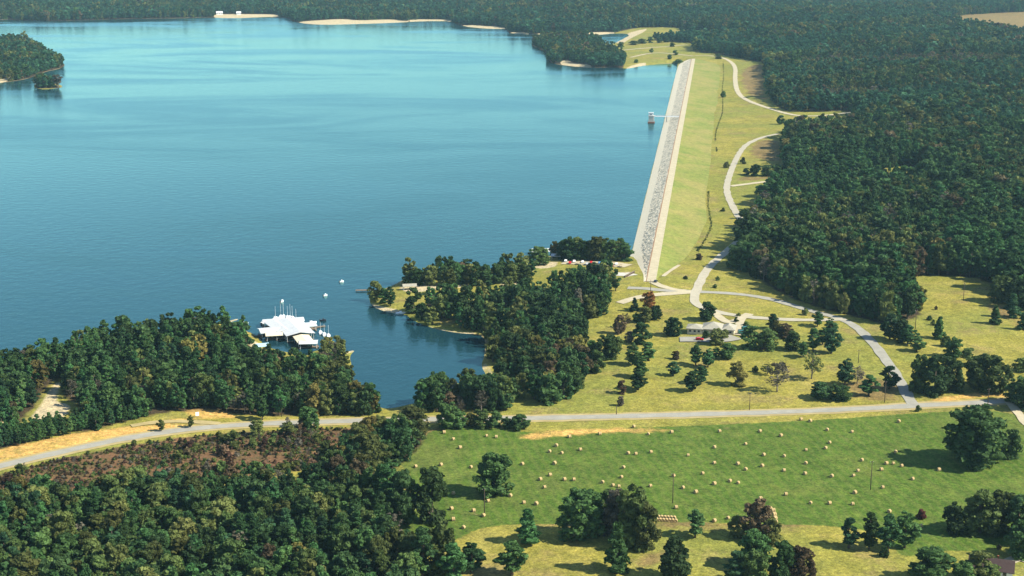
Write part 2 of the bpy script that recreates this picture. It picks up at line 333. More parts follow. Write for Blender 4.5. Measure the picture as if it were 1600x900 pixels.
SAND = [gpoly(p, 1) for p in (
    [(334, 22.5), (352, 22), (440, 22.5), (440, 26), (380, 29), (345, 29), (333, 26)], [(466, 34), (510, 31), (515, 30.5), (545, 29.5), (560, 32), (615, 30), (640, 33), (620, 37), (560, 39), (500, 40.5), (466, 39)], [(640, 30), (706, 30.5), (706, 34), (640, 34.5)],
    [(722, 38), (788, 42), (790, 47), (722, 44)], [(797, 50), (826, 50.5), (826, 54.5), (797, 54.5)], [(840, 51.5), (895, 51.5), (895, 55), (840, 55)], [(903, 51), (960, 49.5), (960, 53), (903, 55.5)],
    [(874, 97), (885, 92), (896, 99), (924, 101), (924, 107), (880, 103)], [(976, 107), (990, 101), (1010, 98), (1008, 103), (985, 110)], [(888, 76), (904, 73), (898, 82), (884, 84)], [(960, 66), (980, 52), (1010, 44), (1010, 48), (985, 60), (970, 70)],
    [(-30, 126), (0, 125), (26, 116), (30, 119), (10, 128), (-30, 131)],
    [(574, 470), (590, 478), (625, 484), (634, 490), (605, 490), (578, 482)], [(655, 506), (700, 517), (748, 520), (750, 524), (700, 522), (655, 510)], [(618, 449), (660, 440), (700, 444), (690, 452), (640, 458)], [(712, 446), (735, 443), (735, 449), (712, 450)], [(780, 440), (818, 436), (818, 447), (784, 450)],
    [(348, 500), (384, 493.5), (384, 496.5), (350, 507)], [(536, 548), (557, 544.5), (557, 547.5), (540, 554)], [(394, 530), (412, 541), (404, 553), (388, 541)], [(372, 549), (396, 546), (412, 552), (396, 558)], [(308, 532), (330, 528), (333, 534), (314, 538)], [(340, 523), (350, 521), (355, 527), (345, 529)],
    [(44, 658), (66, 630), (82, 602), (98, 594), (84, 628), (112, 632), (104, 650), (76, 660)], [(-20, 660), (10, 658), (10, 666), (-20, 670)], [(316, 621), (328, 619), (330, 627), (317, 629)],
    [(752, 572), (760, 566), (770, 586), (764, 592)], [(870, 407), (930, 407), (985, 411), (960, 418), (900, 414)], [(832, 412), (872, 408), (868, 418), (836, 420)], [(962, 426), (990, 424), (984, 434), (970, 430)])]
CLAY = [gpoly(p, 1) for p in (
    [(-300, 816), (-100, 752), (0, 722), (115, 697), (202, 680), (262, 672), (300, 668), (290, 662), (202, 667), (115, 678), (0, 701), (-100, 726), (-300, 784)],
    [(1450, 626), (1500, 616), (1540, 612), (1580, 616), (1580, 622), (1540, 620), (1490, 626), (1470, 632)],
    [(808, 683), (840, 675), (900, 671), (1000, 670), (1060, 671), (1020, 675), (950, 675), (880, 680), (835, 686)], [(295, 640), (330, 640), (385, 652), (330, 654), (296, 652)], [(240, 658), (300, 653), (300, 657), (240, 664)])]
BROWN = [gpoly(p, 1) for p in (
    [(1160, 108), (1188, 98), (1196, 110), (1192, 140), (1200, 158), (1172, 150), (1160, 130)], [(1168, 232), (1190, 220), (1222, 218), (1222, 254), (1190, 252)], [(1155, 277), (1220, 274), (1220, 279), (1155, 284)],
    [(1330, 590), (1420, 600), (1420, 625), (1340, 628)], [(620, 690), (650, 676), (690, 668), (690, 676), (660, 690), (640, 720), (618, 724)], [(706, 846), (760, 819), (880, 816), (1300, 818), (1310, 826), (1200, 823), (900, 822), (764, 824)], [(990, 880), (1030, 860), (1045, 850), (1040, 870), (1000, 895)], [(1560, 470), (1620, 510), (1610, 520), (1540, 480)], [(1440, 34), (1500, 20), (1700, 10), (1900, 60), (1600, 60), (1500, 50)])]
WOODS = [k for k in Z if k.startswith('wood')]

# ------------------------------------------------------------------ ground sheet
def make_ground():
    ys = [120.]
    while ys[-1] < 15000:
        y = ys[-1]; ys.append(y * (1.0042 if 415 < y < 4900 else 1.05))
    us = list(np.arange(-.47, .4701, .0042)); a = .50
    while a < 1.3: us += [a, -a]; a *= 1.18
    us = np.array(sorted(us)); ys = np.array(ys)
    U, Y = np.meshgrid(us, ys); X = U * np.maximum(Y, 420); X = X.ravel(); Y = Y.ravel()
    Hh = height(X, Y); n = len(us)
    V = np.stack([X, Y, Hh], 1); r, c = len(ys), n
    i = (np.arange(r - 1)[:, None] * c + np.arange(c - 1)[None]).ravel()
    F = np.stack([i, i + 1, i + c + 1, i + c], 1)
    me = bpy.data.meshes.new('ground'); me.vertices.add(len(V)); me.vertices.foreach_set('co', V.astype(np.float32).ravel())
    me.loops.add(F.size); me.loops.foreach_set('vertex_index', F.ravel().astype(np.int32))
    me.polygons.add(len(F)); me.polygons.foreach_set('loop_start', (np.arange(len(F)) * 4).astype(np.int32))
    me.polygons.foreach_set('use_smooth', np.ones(len(F), bool)); me.update(calc_edges=True)
    cl = uni(CLEAR, X, Y)
    A = {'green': uni(Z['green'], X, Y), 'marsh': uni(Z['marsh'], X, Y), 'sand': uni(SAND, X, Y), 'clay': uni(CLAY, X, Y), 'brown': uni(BROWN, X, Y),
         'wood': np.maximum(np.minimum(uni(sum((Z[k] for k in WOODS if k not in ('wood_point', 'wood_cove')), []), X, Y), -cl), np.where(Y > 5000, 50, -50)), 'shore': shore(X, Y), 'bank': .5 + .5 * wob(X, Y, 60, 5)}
    for k, v in A.items():
        at = me.attributes.new(k, 'FLOAT', 'POINT'); at.data.foreach_set('value', np.clip(v, -40, 40).astype(np.float32))
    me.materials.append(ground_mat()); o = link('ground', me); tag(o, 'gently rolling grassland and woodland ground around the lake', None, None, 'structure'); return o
make_ground()
def make_water():
    me = mesh('lake', [(-6500, 430, 0), (2600, 430, 0), (2600, 5200, 0), (-6500, 5200, 0)], [(0, 1, 2, 3)], water_mat())
    tag(link('lake', me), 'wide blue reservoir lake with wind streaks on its surface', None, None, 'structure')
    # marsh pools south of the road
    for pts in ([(538, 688), (556, 684), (570, 690), (556, 698), (540, 696)], [(560, 676), (578, 674), (580, 680), (566, 683)]):
        p = gpoly(pts, 2); z = height(p[:, 0], p[:, 1]).max() + .05
        me = mesh('marsh_pool', [(x, y, z) for x, y in p], [list(range(len(p)))][:1], bpy.data.materials['lake_water'])
        tag(link('marsh_pool', me), 'small blue pool of water in the reddish marsh', None, None, 'structure')
make_water()

# ------------------------------------------------------------------ roads
def ribbon(name, pts, width, m, lift=.16, label=None, step=4.0, n=3, z=None):
    p = chaikin(pts, n, False); w = place(p[:, 0], p[:, 1])[:, :2] if z is None else np.stack(plane_pt(p[:, 0], p[:, 1], z), 1)
    seg = np.linalg.norm(np.diff(w, axis=0), axis=1); s = np.concatenate([[0], np.cumsum(seg)])
    t = np.arange(0, s[-1], step); q = np.stack([np.interp(t, s, w[:, 0]), np.interp(t, s, w[:, 1])], 1)
    d = np.gradient(q, axis=0); d /= np.linalg.norm(d, axis=1)[:, None] + 1e-9; nn = np.stack([-d[:, 1], d[:, 0]], 1)
    V = []; K = 5
    for k in range(K):
        a = (k / (K - 1) - .5) * width + .45 * wob(q[:, 0], q[:, 1], 5, k) * (k in (0, K - 1))
        e = q + nn * a[:, None]; V.append(np.stack([e[:, 0], e[:, 1], height(e[:, 0], e[:, 1]) + lift], 1))
    V = np.stack(V, 1).reshape(-1, 3); F = [(i * K + j, i * K + j + 1, (i + 1) * K + j + 1, (i + 1) * K + j) for i in range(len(q) - 1) for j in range(K - 1)]
    o = link(name, mesh(name, V, F, m, True)); tag(o, label, None, None, 'structure'); ROADS.append((q, width)); return o
ROADS = []
HWY = [(-300, 822), (-100, 757), (0, 728), (115, 702), (202, 684), (289, 671), (375, 664), (470, 660), (600, 657), (700, 655), (830, 654), (1000, 650), (1200, 645), (1350, 639), (1430, 634), (1500, 631), (1560, 628), (1640, 622), (1800, 612)]
ribbon('verge', HWY, 10.0, M['verge'], .10, 'straw coloured grass verge along the main road')
ribbon('road', HWY, 5.6, M['asphalt'], .18, 'grey two lane main road crossing between marsh and hay field')
ribbon('road', [(1426, 632), (1420, 622), (1404, 592), (1384, 562), (1364, 536), (1340, 512), (1312, 497), (1280, 490), (1240, 478), (1200, 466), (1150, 459), (1090, 456), (1046, 455), (1010, 451), (980, 450)], 5.6, M['asphalt'], .22, 'grey access road from the main road junction towards the dam')
ribbon('road', [(1322, 499), (1260, 501), (1190, 498), (1140, 492), (1112, 486), (1086, 476), (1084, 464), (1094, 440), (1105, 420), (1130, 397), (1158, 374), (1168, 358), (1148, 330), (1134, 300), (1138, 278), (1150, 248), (1164, 226), (1192, 214), (1218, 209)], 5.6, M['pale_asphalt'], .26, 'pale winding road below the grassy face of the dam')
ribbon('road', [(1086, 87), (1112, 87), (1136, 92), (1150, 104), (1148, 124), (1152, 146), (1168, 158), (1200, 169), (1236, 180), (1265, 182), (1300, 180), (1340, 174)], 6.6, M['gravel'], .3, 'pale road curling from the far end of the dam into the forest')
ribbon('track', [(1142, 291), (1166, 288), (1196, 284), (1226, 281)], 5.5, M['gravel'], .24, 'short gravel track into the forest below the dam')
ribbon('track', [(968, 474), (990, 466), (1020, 461), (1060, 458), (1088, 456)], 6.0, M['gravel'], .24, 'pale curving lane leading to the wooded point')
ribbon('track', [(1020, 441), (1032, 447), (1052, 453), (1080, 456)], 5.5, M['gravel'], .28, 'gravel lane from the crest of the dam to the crossroads')
ribbon('track', [(1576, 628), (1590, 645), (1606, 664), (1640, 700)], 4.4, M['gravel'], .24, 'pale farm lane at the edge of the hay field')
ribbon('track', [(205, 666), (250, 659), (300, 659), (350, 663)], 4.2, M['verge'], .26, 'pale turn-off lane beside the main road')
ribbon('track', [(920, 83), (960, 80), (1000, 76), (1040, 73), (1075, 70)], 7.0, M['gravel'], .3, 'pale track across the far point')
ribbon('track', [(985, 90), (1020, 82), (1050, 84), (1084, 88)], 6.0, M['gravel'], .34, 'pale track joining the far end of the dam')
ribbon('track', [(1036, 432), (1046, 424), (1062, 414)], 2.5, M['gravel'], .2, 'thin bare scar of earth at the foot of the dam', 2.)
for i, (pts, w, lab) in enumerate((([(1112, 486), (1126, 498), (1140, 506), (1160, 497), (1172, 490)], 5.0, 'pale looping drive beside the office building'),
        ([(1160, 497), (1154, 510), (1148, 520), (1128, 521)], 4.5, 'pale drive curving down past the office lawn'),
        ([(1128, 519), (1148, 520), (1164, 522)], 9.0, 'bright paved yard behind the office building'),
        ([(1062, 531), (1090, 531), (1130, 532), (1150, 527)], 9.0, 'grey gravel yard below the office building'))):
    ribbon('drive', pts, w, M['gravel'] if i != 3 else M['asphalt'], .28 + .05 * i, lab, 2.)
ribbon('parking_lot', [(880, 410), (920, 411), (960, 414), (985, 416)], 13.0, M['gravel'], .26, 'pale parking lot on the wooded point beside the dam', 2.)
ribbon('parking_lot', [(960, 428), (978, 430), (990, 428)], 9.0, M['concrete'], .26, 'pale paved apron near the end of the dam', 2.)
def road_dist(X, Y):
    d = np.full(np.shape(X), 1e9)
    for q, w in ROADS:
        for a in q[::2]: d = np.minimum(d, np.hypot(X - a[0], Y - a[1]) - w / 2)
    return d

# ------------------------------------------------------------------ the dam
def dam_mats():
    m, nt, b = mat('grey_riprap'); P = pos(nt)
    v = N(nt, 'ShaderNodeTexVoronoi'); v.inputs['Scale'].default_value = .55; nt.links.new(P, v.inputs['Vector'])
    c = ramp(nt, v.outputs['Distance'], [(.0, (.68, .59, .43)), (.5, (.60, .52, .37)), (.9, (.34, .29, .20))])
    c = mixc(nt, maprange(nt, noise(nt, .2, 5, P, .75), .47, .60, 0, .85), c, (.22, .21, .155))
    nt.links.new(c, b.inputs['Base Color']); b.inputs['Roughness'].default_value = .95
    bp = N(nt, 'ShaderNodeBump'); bp.inputs['Strength'].default_value = .9; bp.inputs['Distance'].default_value = .6; bp.invert = True
    nt.links.new(v.outputs['Distance'], bp.inputs['Height']); nt.links.new(bp.outputs[0], b.inputs['Normal']); M['riprap'] = m
    m, nt, b = mat('bleached_riprap'); P = pos(nt)
    c = ramp(nt, noise(nt, .8, 5, P, .7), [(.2, (.50, .43, .30)), (.6, (.64, .56, .40)), (.9, (.70, .62, .46))])
    nt.links.new(c, b.inputs['Base Color']); b.inputs['Roughness'].default_value = .95; M['bleached'] = m
    m, nt, b = mat('dam_grass'); P = pos(nt)
    c = ramp(nt, noise(nt, .05, 5, P, .65), [(.25, (.16, .225, .048)), (.5, (.245, .275, .068)), (.8, (.34, .30, .10))])
    c = mixc(nt, maprange(nt, noise(nt, .017, 4, P, .6), .44, .62, 0, .8), c, (.34, .30, .10))
    c = mixc(nt, 1., c, ramp(nt, noise(nt, 1.1, 3, P), [(.25, (.58, .58, .6)), (.75, (.88, .88, .88))]), 'MULTIPLY')
    c = mixc(nt, 1., c, ramp(nt, noise(nt, .3, 4, P, .65), [(.3, (.72, .76, .78)), (.7, (1.22, 1.18, 1.12))]), 'MULTIPLY')
    nt.links.new(c, b.inputs['Base Color']); b.inputs['Roughness'].default_value = .95; b.inputs['Specular IOR Level'].default_value = .05; M['damgrass'] = m
dam_mats()
def make_dam():
    d = C1 - C0; L = np.linalg.norm(d); d = d / L; nl = np.array([-d[1], d[0]]); nl = nl if nl[0] < 0 else -nl
    W = np.stack(plane_pt([988, 1060], [392, 99], 0.), 1); ws = (W - C0) @ d; wo = (W - C0) @ nl
    TP = place(np.array([1030, 1052, 1078, 1098, 1110, 1107, 1112, 1116, 1119, 1125, 1129, 1130, 1124.]), np.array([440, 421, 402, 372, 345, 312, 285, 245, 200, 160, 125, 100, 90.]))
    ts = (TP[:, :2] - C0) @ d; to = -((TP[:, :2] - C0) @ nl)
    o_ = np.argsort(ts); ts = ts[o_]; to = to[o_]
    n = 150; S = np.linspace(-6, L + 4, n)
    root = empty('dam', (C0[0], C0[1], 0), 0, 'long straight earth dam with pale stone face, crest track and grassy slope', 'dam')
    org = np.array([C0[0], C0[1], 0])
    rows = {k: [] for k in range(12)}
    for s in S:
        c = C0 + d * s
        wl = np.interp(s, ws, wo)
        if s < ws[0]: f = np.clip(s / ws[0], 0, 1); eo = 1.2 + (wo[0] - 1.2) * f; ez = ZC * (1 - f)
        else:
            f = np.clip((L - 4 - s) / 40, .05, 1); eo = wl * (.25 + .75 * f) if f < 1 else wl; ez = 0. if f >= 1 else ZC * .8 * (1 - f)
        t_o = max(np.interp(s, ts, to), 8.0); tp = c - nl * t_o; tz = min(float(height(tp[0], tp[1])) - .5, ZC - .6)
        P3 = lambda off, z: np.array([*(c + nl * off), z]) - org
        j = .35 * wob(s, 0, 3.1); j2 = .3 * wob(s, 5, 2.3)
        rows[0].append(P3(eo + 9, ez - 3.6)); rows[1].append(P3(eo + j * .4, ez)); m_ = .62 * eo; rows[2].append(P3(m_ + j, ez + (ZC - ez) * .38))
        rows[3].append(P3(.8 + j2, ZC - .15)); rows[4].append(P3(0, ZC + .02)); rows[5].append(P3(-5.6, ZC + .05))
        for k, f in enumerate((.12, .3, .5, .72, .9, 1.0)):
            z = ZC + (tz - ZC) * (f ** 1.0) - .9 * math.sin(math.pi * f) * .35
            rows[6 + k].append(P3(-5.6 - (t_o - 5.6) * f, z if f < 1 else tz))
    def strip(name, ks, m):
        V = np.concatenate([rows[k] for k in ks]); F = [(a * n + i, a * n + i + 1, (a + 1) * n + i + 1, (a + 1) * n + i) for a in range(len(ks) - 1) for i in range(n - 1)]
        F = [f[::-1] for f in F]; o = link(name, mesh(name, V, F, m, True), root); return o
    strip('stone_apron', [0, 1, 2], M['bleached']); strip('riprap_face', [2, 3], M['riprap'])
    strip('crest_kerb', [3, 4], simple('reddish_shoulder', (.30, .17, .09), .95, .25, .7)); strip('crest_track', [4, 5], M['gravel']); strip('grass_slope', [5, 6, 7, 8, 9, 10, 11], M['damgrass'])
    return d, nl
DAM_D, DAM_N = make_dam()

# ------------------------------------------------------------------ vegetation prototypes
def leaf_cloud(C, Rr, per, leaf, rng, squash=.85, up=.25, jit=.55):
    n = len(C) * per; c = np.repeat(C, per, 0); r = np.repeat(Rr, per)[:, None]
    d = rng.normal(size=(n, 3)); d[:, 2] += up; d /= np.linalg.norm(d, axis=1)[:, None]
    p = c + d * r * rng.uniform(.62, 1.08, (n, 1)) * np.array([1, 1, squash])
    nm = d + rng.normal(size=(n, 3)) * jit; nm /= np.linalg.norm(nm, axis=1)[:, None]
    t = np.cross(nm, rng.normal(size=(n, 3))); t /= np.linalg.norm(t, axis=1)[:, None] + 1e-9; b = np.cross(nm, t)
    s = leaf * rng.uniform(.5, 1.25, (n, 1)); a = rng.uniform(.55, 1.0, (n, 1))
    V = np.stack([p - t * s - b * s * a * .5, p + t * s * .3 - b * s * a, p + t * s + b * s * a * .4, p - t * s * .4 + b * s * a], 1).reshape(-1, 3)
    return V, np.arange(n * 4).reshape(-1, 4)
def fast_mesh(name, V, F, mats, mi=None):
    me = bpy.data.meshes.new(name); me.vertices.add(len(V)); me.vertices.foreach_set('co', np.asarray(V, np.float32).ravel())
    sizes = np.array([len(f) for f in F], np.int32); flat = np.concatenate([np.asarray(f, np.int32) for f in F]) if not isinstance(F, np.ndarray) else F.ravel().astype(np.int32)
    me.loops.add(len(flat)); me.loops.foreach_set('vertex_index', flat)
    me.polygons.add(len(sizes)); me.polygons.foreach_set('loop_start', np.concatenate([[0], np.cumsum(sizes)[:-1]]).astype(np.int32))
    for m in mats: me.materials.append(m)
    if mi is not None: me.polygons.foreach_set('material_index', np.asarray(mi, np.int32))
    me.update(calc_edges=True); return me
def crown_pts(kind, H, Rm, nc, rng):
    C = []; RR = []
    z0 = {'pine': .17, 'broad': .06, 'cedar': .05, 'bush': .0, 'bare': .3}[kind] * H
    lob = rng.uniform(.72, 1.12, 9); ph = rng.uniform(0, 6.28)
    for i in range(nc):
        t = rng.uniform(.02, .97)
        if kind == 'pine': r = Rm * min(1, (t + .12) / .42) * (1 - max(0, t - .45) / .6) ** .8
        elif kind == 'cedar': r = Rm * (1 - t) ** .8 * min(1, (t + .15) / .25)
        elif kind == 'bush': r = Rm * math.sqrt(max(.02, 1 - t * t))
        else: r = Rm * math.sqrt(max(.03, 1 - ((t - .42) / .62) ** 2))
        a = rng.uniform(0, 6.2832); r *= lob[int(((a + ph) % 6.2832) / 6.2832 * 9) % 9]
        u = rng.uniform(.55, 1) if rng.random() < .78 else rng.uniform(0, .6)
        cr = Rm * {'pine': .30, 'broad': .30, 'cedar': .26, 'bush': .38, 'bare': .25}[kind] * rng.uniform(.65, 1.25) * (1 - .35 * t)
        rr = max(0, r - cr * .6) * u
        C.append((rr * math.cos(a), rr * math.sin(a), z0 + t * (H - z0) - cr * .4 + (cr * .3 if kind == 'bush' else 0))); RR.append(cr)
    return np.array(C), np.array(RR), z0
def make_proto(kind, seed, H, Rm, nc, per, leaf, limbs=7):
    rng = np.random.default_rng(seed); C, RR, z0 = crown_pts(kind, H, Rm, nc, rng)
    V, F = leaf_cloud(C, RR, per, leaf, rng, .62 if kind == 'pine' else .85)
    V[:, 2] = np.maximum(V[:, 2], .03)
    tb = MB(); k = 6; rt = {'pine': .018, 'broad': .024, 'cedar': .016, 'bush': .02, 'bare': .015}[kind] * H
    lean = rng.normal(size=2) * .02 * H
    top = H * (.9 if kind in ('pine', 'cedar') else .62)
    path = [(0, 0, -.6), (0, 0, .15 * H), (lean[0] * .5, lean[1] * .5, .45 * top + .1 * H), (lean[0], lean[1], top)]
    tb.tube(path, [rt * 1.5, rt, rt * .75, rt * .15], k)
    for i in rng.permutation(len(C))[:limbs]:
        c = C[i]; za = max(.12 * H, c[2] - Rm * rng.uniform(.3, .7)); za = min(za, top * .95)
        mid = (c[0] * .5, c[1] * .5, (za + c[2]) / 2 + .03 * H)
        tb.tube([(0, 0, za), mid, tuple(c)], [rt * .45, rt * .3, rt * .1], 4, False)
    return V, F, tb
def two_part(kind, seed, H, Rm, nc, per, leaf, limbs=7, bark=None):
    V, F, tb = make_proto(kind, seed, H, Rm, nc, per, leaf, limbs)
    cm = fast_mesh(kind + '_crown', V, F, [FOL]); tm = mesh(kind + '_trunk', tb.V, tb.F, bark or BARK, True); return dict(crown=cm, trunk=tm, H=H, R=Rm)
def one_part(kind, seed, H, Rm, nc, per, leaf, limbs=3, bark=None, fol=None):
    V, F, tb = make_proto(kind, seed, H, Rm, nc, per, leaf, limbs); n = len(V)
    VV = np.concatenate([V, np.array(tb.V)]); FF = [tuple(f) for f in F] + [tuple(n + i for i in f) for f in tb.F]
    return fast_mesh(kind + '_tree', VV, FF, [fol or FOL, bark or BARK], [0] * len(F) + [1] * len(tb.F))
PRO = {'pine': [two_part('pine', s, 16, r, 50, 74, .47) for s, r in ((1, 4.0), (2, 3.6), (3, 4.4), (4, 3.9))],
       'broad': [two_part('broad', s, 14, r, 66, 78, .48, 9) for s, r in ((11, 5.2), (12, 4.8), (13, 5.6), (14, 5.0), (15, 4.6))],
       'cedar': [two_part('cedar', s, 9, 2.7, 44, 40, .42, 4) for s in (21, 22)],
       'bare': [two_part('bare', s, 12, 3.6, 46, 16, .34, 34, BARKG) for s in (31, 32)],
       'bush': [two_part('bush', s, 3.0, 2.1, 20, 44, .34, 5) for s in (41, 42, 43)]}
KH = {k: PRO[k][0]['H'] for k in PRO}
CLR = {'pine': [(.039, .093, .031), (.051, .112, .034), (.034, .083, .034), (.060, .116, .033)], 'broad': [(.048, .094, .027), (.065, .115, .032), (.041, .082, .027), (.080, .120, .033)],
       'olive': [(.094, .116, .031), (.112, .126, .036), (.082, .104, .030)], 'yellow': [(.15, .135, .035)], 'brown': [(.10, .075, .038), (.115, .088, .045)], 'orange': [(.19, .08, .026)],
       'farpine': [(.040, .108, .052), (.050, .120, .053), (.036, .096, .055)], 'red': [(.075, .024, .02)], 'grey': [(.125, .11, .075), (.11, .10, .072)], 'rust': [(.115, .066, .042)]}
FOLC = {}
def fol_of(c):
    if c not in FOLC: FOLC[c] = foliage_mat('foliage_tone_%d' % len(FOLC), .28, c)
    return FOLC[c]
def far_coll(name, specs, far=0):
    """prototypes for masses of trees: specs (kind, seed, colour key)"""
    c = bpy.data.collections.new(name)
    for i, (kind, sd, ck) in enumerate(specs):
        P_ = {'pine': (16, 4.0, 26, 40, .78), 'broad': (14, 5.0, 32, 42, .80), 'bare': (12, 3.6, 30, 7, .5), 'bush': (3., 2.1, 14, 26, .5), 'cedar': (9, 2.7, 24, 24, .6)}[kind]
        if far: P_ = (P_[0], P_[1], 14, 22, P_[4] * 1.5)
        o = bpy.data.objects.new('%s_%02d' % (name, i), one_part(kind, 100 + sd, *P_, limbs=2 if kind != 'bare' else 24, bark=BARKG if kind == 'bare' else BARK, fol=fol_of(random.Random(sd).choice(CLR[ck]))))
        c.objects.link(o)
    return c
MIX = [('pine', 1, 'pine'), ('pine', 2, 'pine'), ('pine', 3, 'pine'), ('pine', 4, 'pine'), ('broad', 5, 'broad'), ('broad', 6, 'broad'), ('broad', 7, 'broad'), ('broad', 8, 'olive'), ('broad', 9, 'olive'), ('broad', 10, 'yellow'), ('broad', 11, 'brown'), ('bare', 12, 'grey'), ('broad', 13, 'orange')]
MIXH = [16, 16, 16, 16, 14, 14, 14, 14, 14, 14, 14, 12, 14]
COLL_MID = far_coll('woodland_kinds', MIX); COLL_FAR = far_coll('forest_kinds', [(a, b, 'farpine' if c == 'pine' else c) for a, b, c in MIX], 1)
BR = [('bush', 20, 'rust'), ('bush', 21, 'brown'), ('bush', 22, 'olive'), ('bush', 23, 'grey'), ('bush', 24, 'broad'), ('bush', 25, 'rust'), ('bare', 26, 'grey')]
COLL_BRUSH = far_coll('brush_kinds', BR)
def scatter(name, pts, scl, wid, idx, coll, label):
    n = len(pts); me = bpy.data.meshes.new(name); me.vertices.add(n); me.vertices.foreach_set('co', np.asarray(pts, np.float32).ravel())
    for k, t, v in (('tall', 'FLOAT', scl), ('wide', 'FLOAT', wid), ('turn', 'FLOAT', RNG.uniform(0, 6.28, n)), ('pick', 'INT', idx)):
        a = me.attributes.new(k, t, 'POINT'); a.data.foreach_set('value', np.asarray(v, np.float32 if t == 'FLOAT' else np.int32))
    o = link(name, me); tag(o, label, None, None, 'stuff')
    ng = bpy.data.node_groups.new(name, 'GeometryNodeTree'); ng.interface.new_socket('Geometry', in_out='INPUT', socket_type='NodeSocketGeometry'); ng.interface.new_socket('Geometry', in_out='OUTPUT', socket_type='NodeSocketGeometry')
    nd = ng.nodes; gi = nd.new('NodeGroupInput'); go = nd.new('NodeGroupOutput'); ip = nd.new('GeometryNodeInstanceOnPoints'); ci = nd.new('GeometryNodeCollectionInfo')
    ci.inputs['Collection'].default_value = coll; ci.inputs['Separate Children'].default_value = True; ci.inputs['Reset Children'].default_value = True
    def na(k, t):
        q = nd.new('GeometryNodeInputNamedAttribute'); q.data_type = t; q.inputs[0].default_value = k; return q.outputs[0]
    cs = nd.new('ShaderNodeCombineXYZ'); cr = nd.new('ShaderNodeCombineXYZ'); w = na('wide', 'FLOAT'); L = ng.links
    L.new(w, cs.inputs[0]); L.new(w, cs.inputs[1]); L.new(na('tall', 'FLOAT'), cs.inputs[2]); L.new(na('turn', 'FLOAT'), cr.inputs[2])
    L.new(gi.outputs[0], ip.inputs['Points']); L.new(ci.outputs[0], ip.inputs['Instance']); ip.inputs['Pick Instance'].default_value = True
    L.new(na('pick', 'INT'), ip.inputs['Instance Index']); L.new(cr.outputs[0], ip.inputs['Rotation']); L.new(cs.outputs[0], ip.inputs['Scale']); L.new(ip.outputs[0], go.inputs[0])
    md = o.modifiers.new('scatter', 'NODES'); md.node_group = ng; return o
TK = {'pine': 'pine_tree', 'broad': 'broadleaf_tree', 'cedar': 'cedar_tree', 'bare': 'bare_tree', 'bush': 'bush'}
def tree(kind, x, y, z, hm, wm, ck, label, group, var=None, rot=None):
    i = random.randrange(len(PRO[kind])) if var is None else var % len(PRO[kind]); p = PRO[kind][i]
    e = empty(TK[kind], (x, y, z - .1), random.uniform(0, 6.28) if rot is None else rot, label, 'bush' if kind == 'bush' else 'tree', group)
    sw = wm / (2 * p['R']); e.scale = (sw, sw, hm / p['H'])
    t = link('trunk', p['trunk'], e); c = link('crown', p['crown'], e); c.color = (*random.choice(CLR[ck]), 1)
    return e

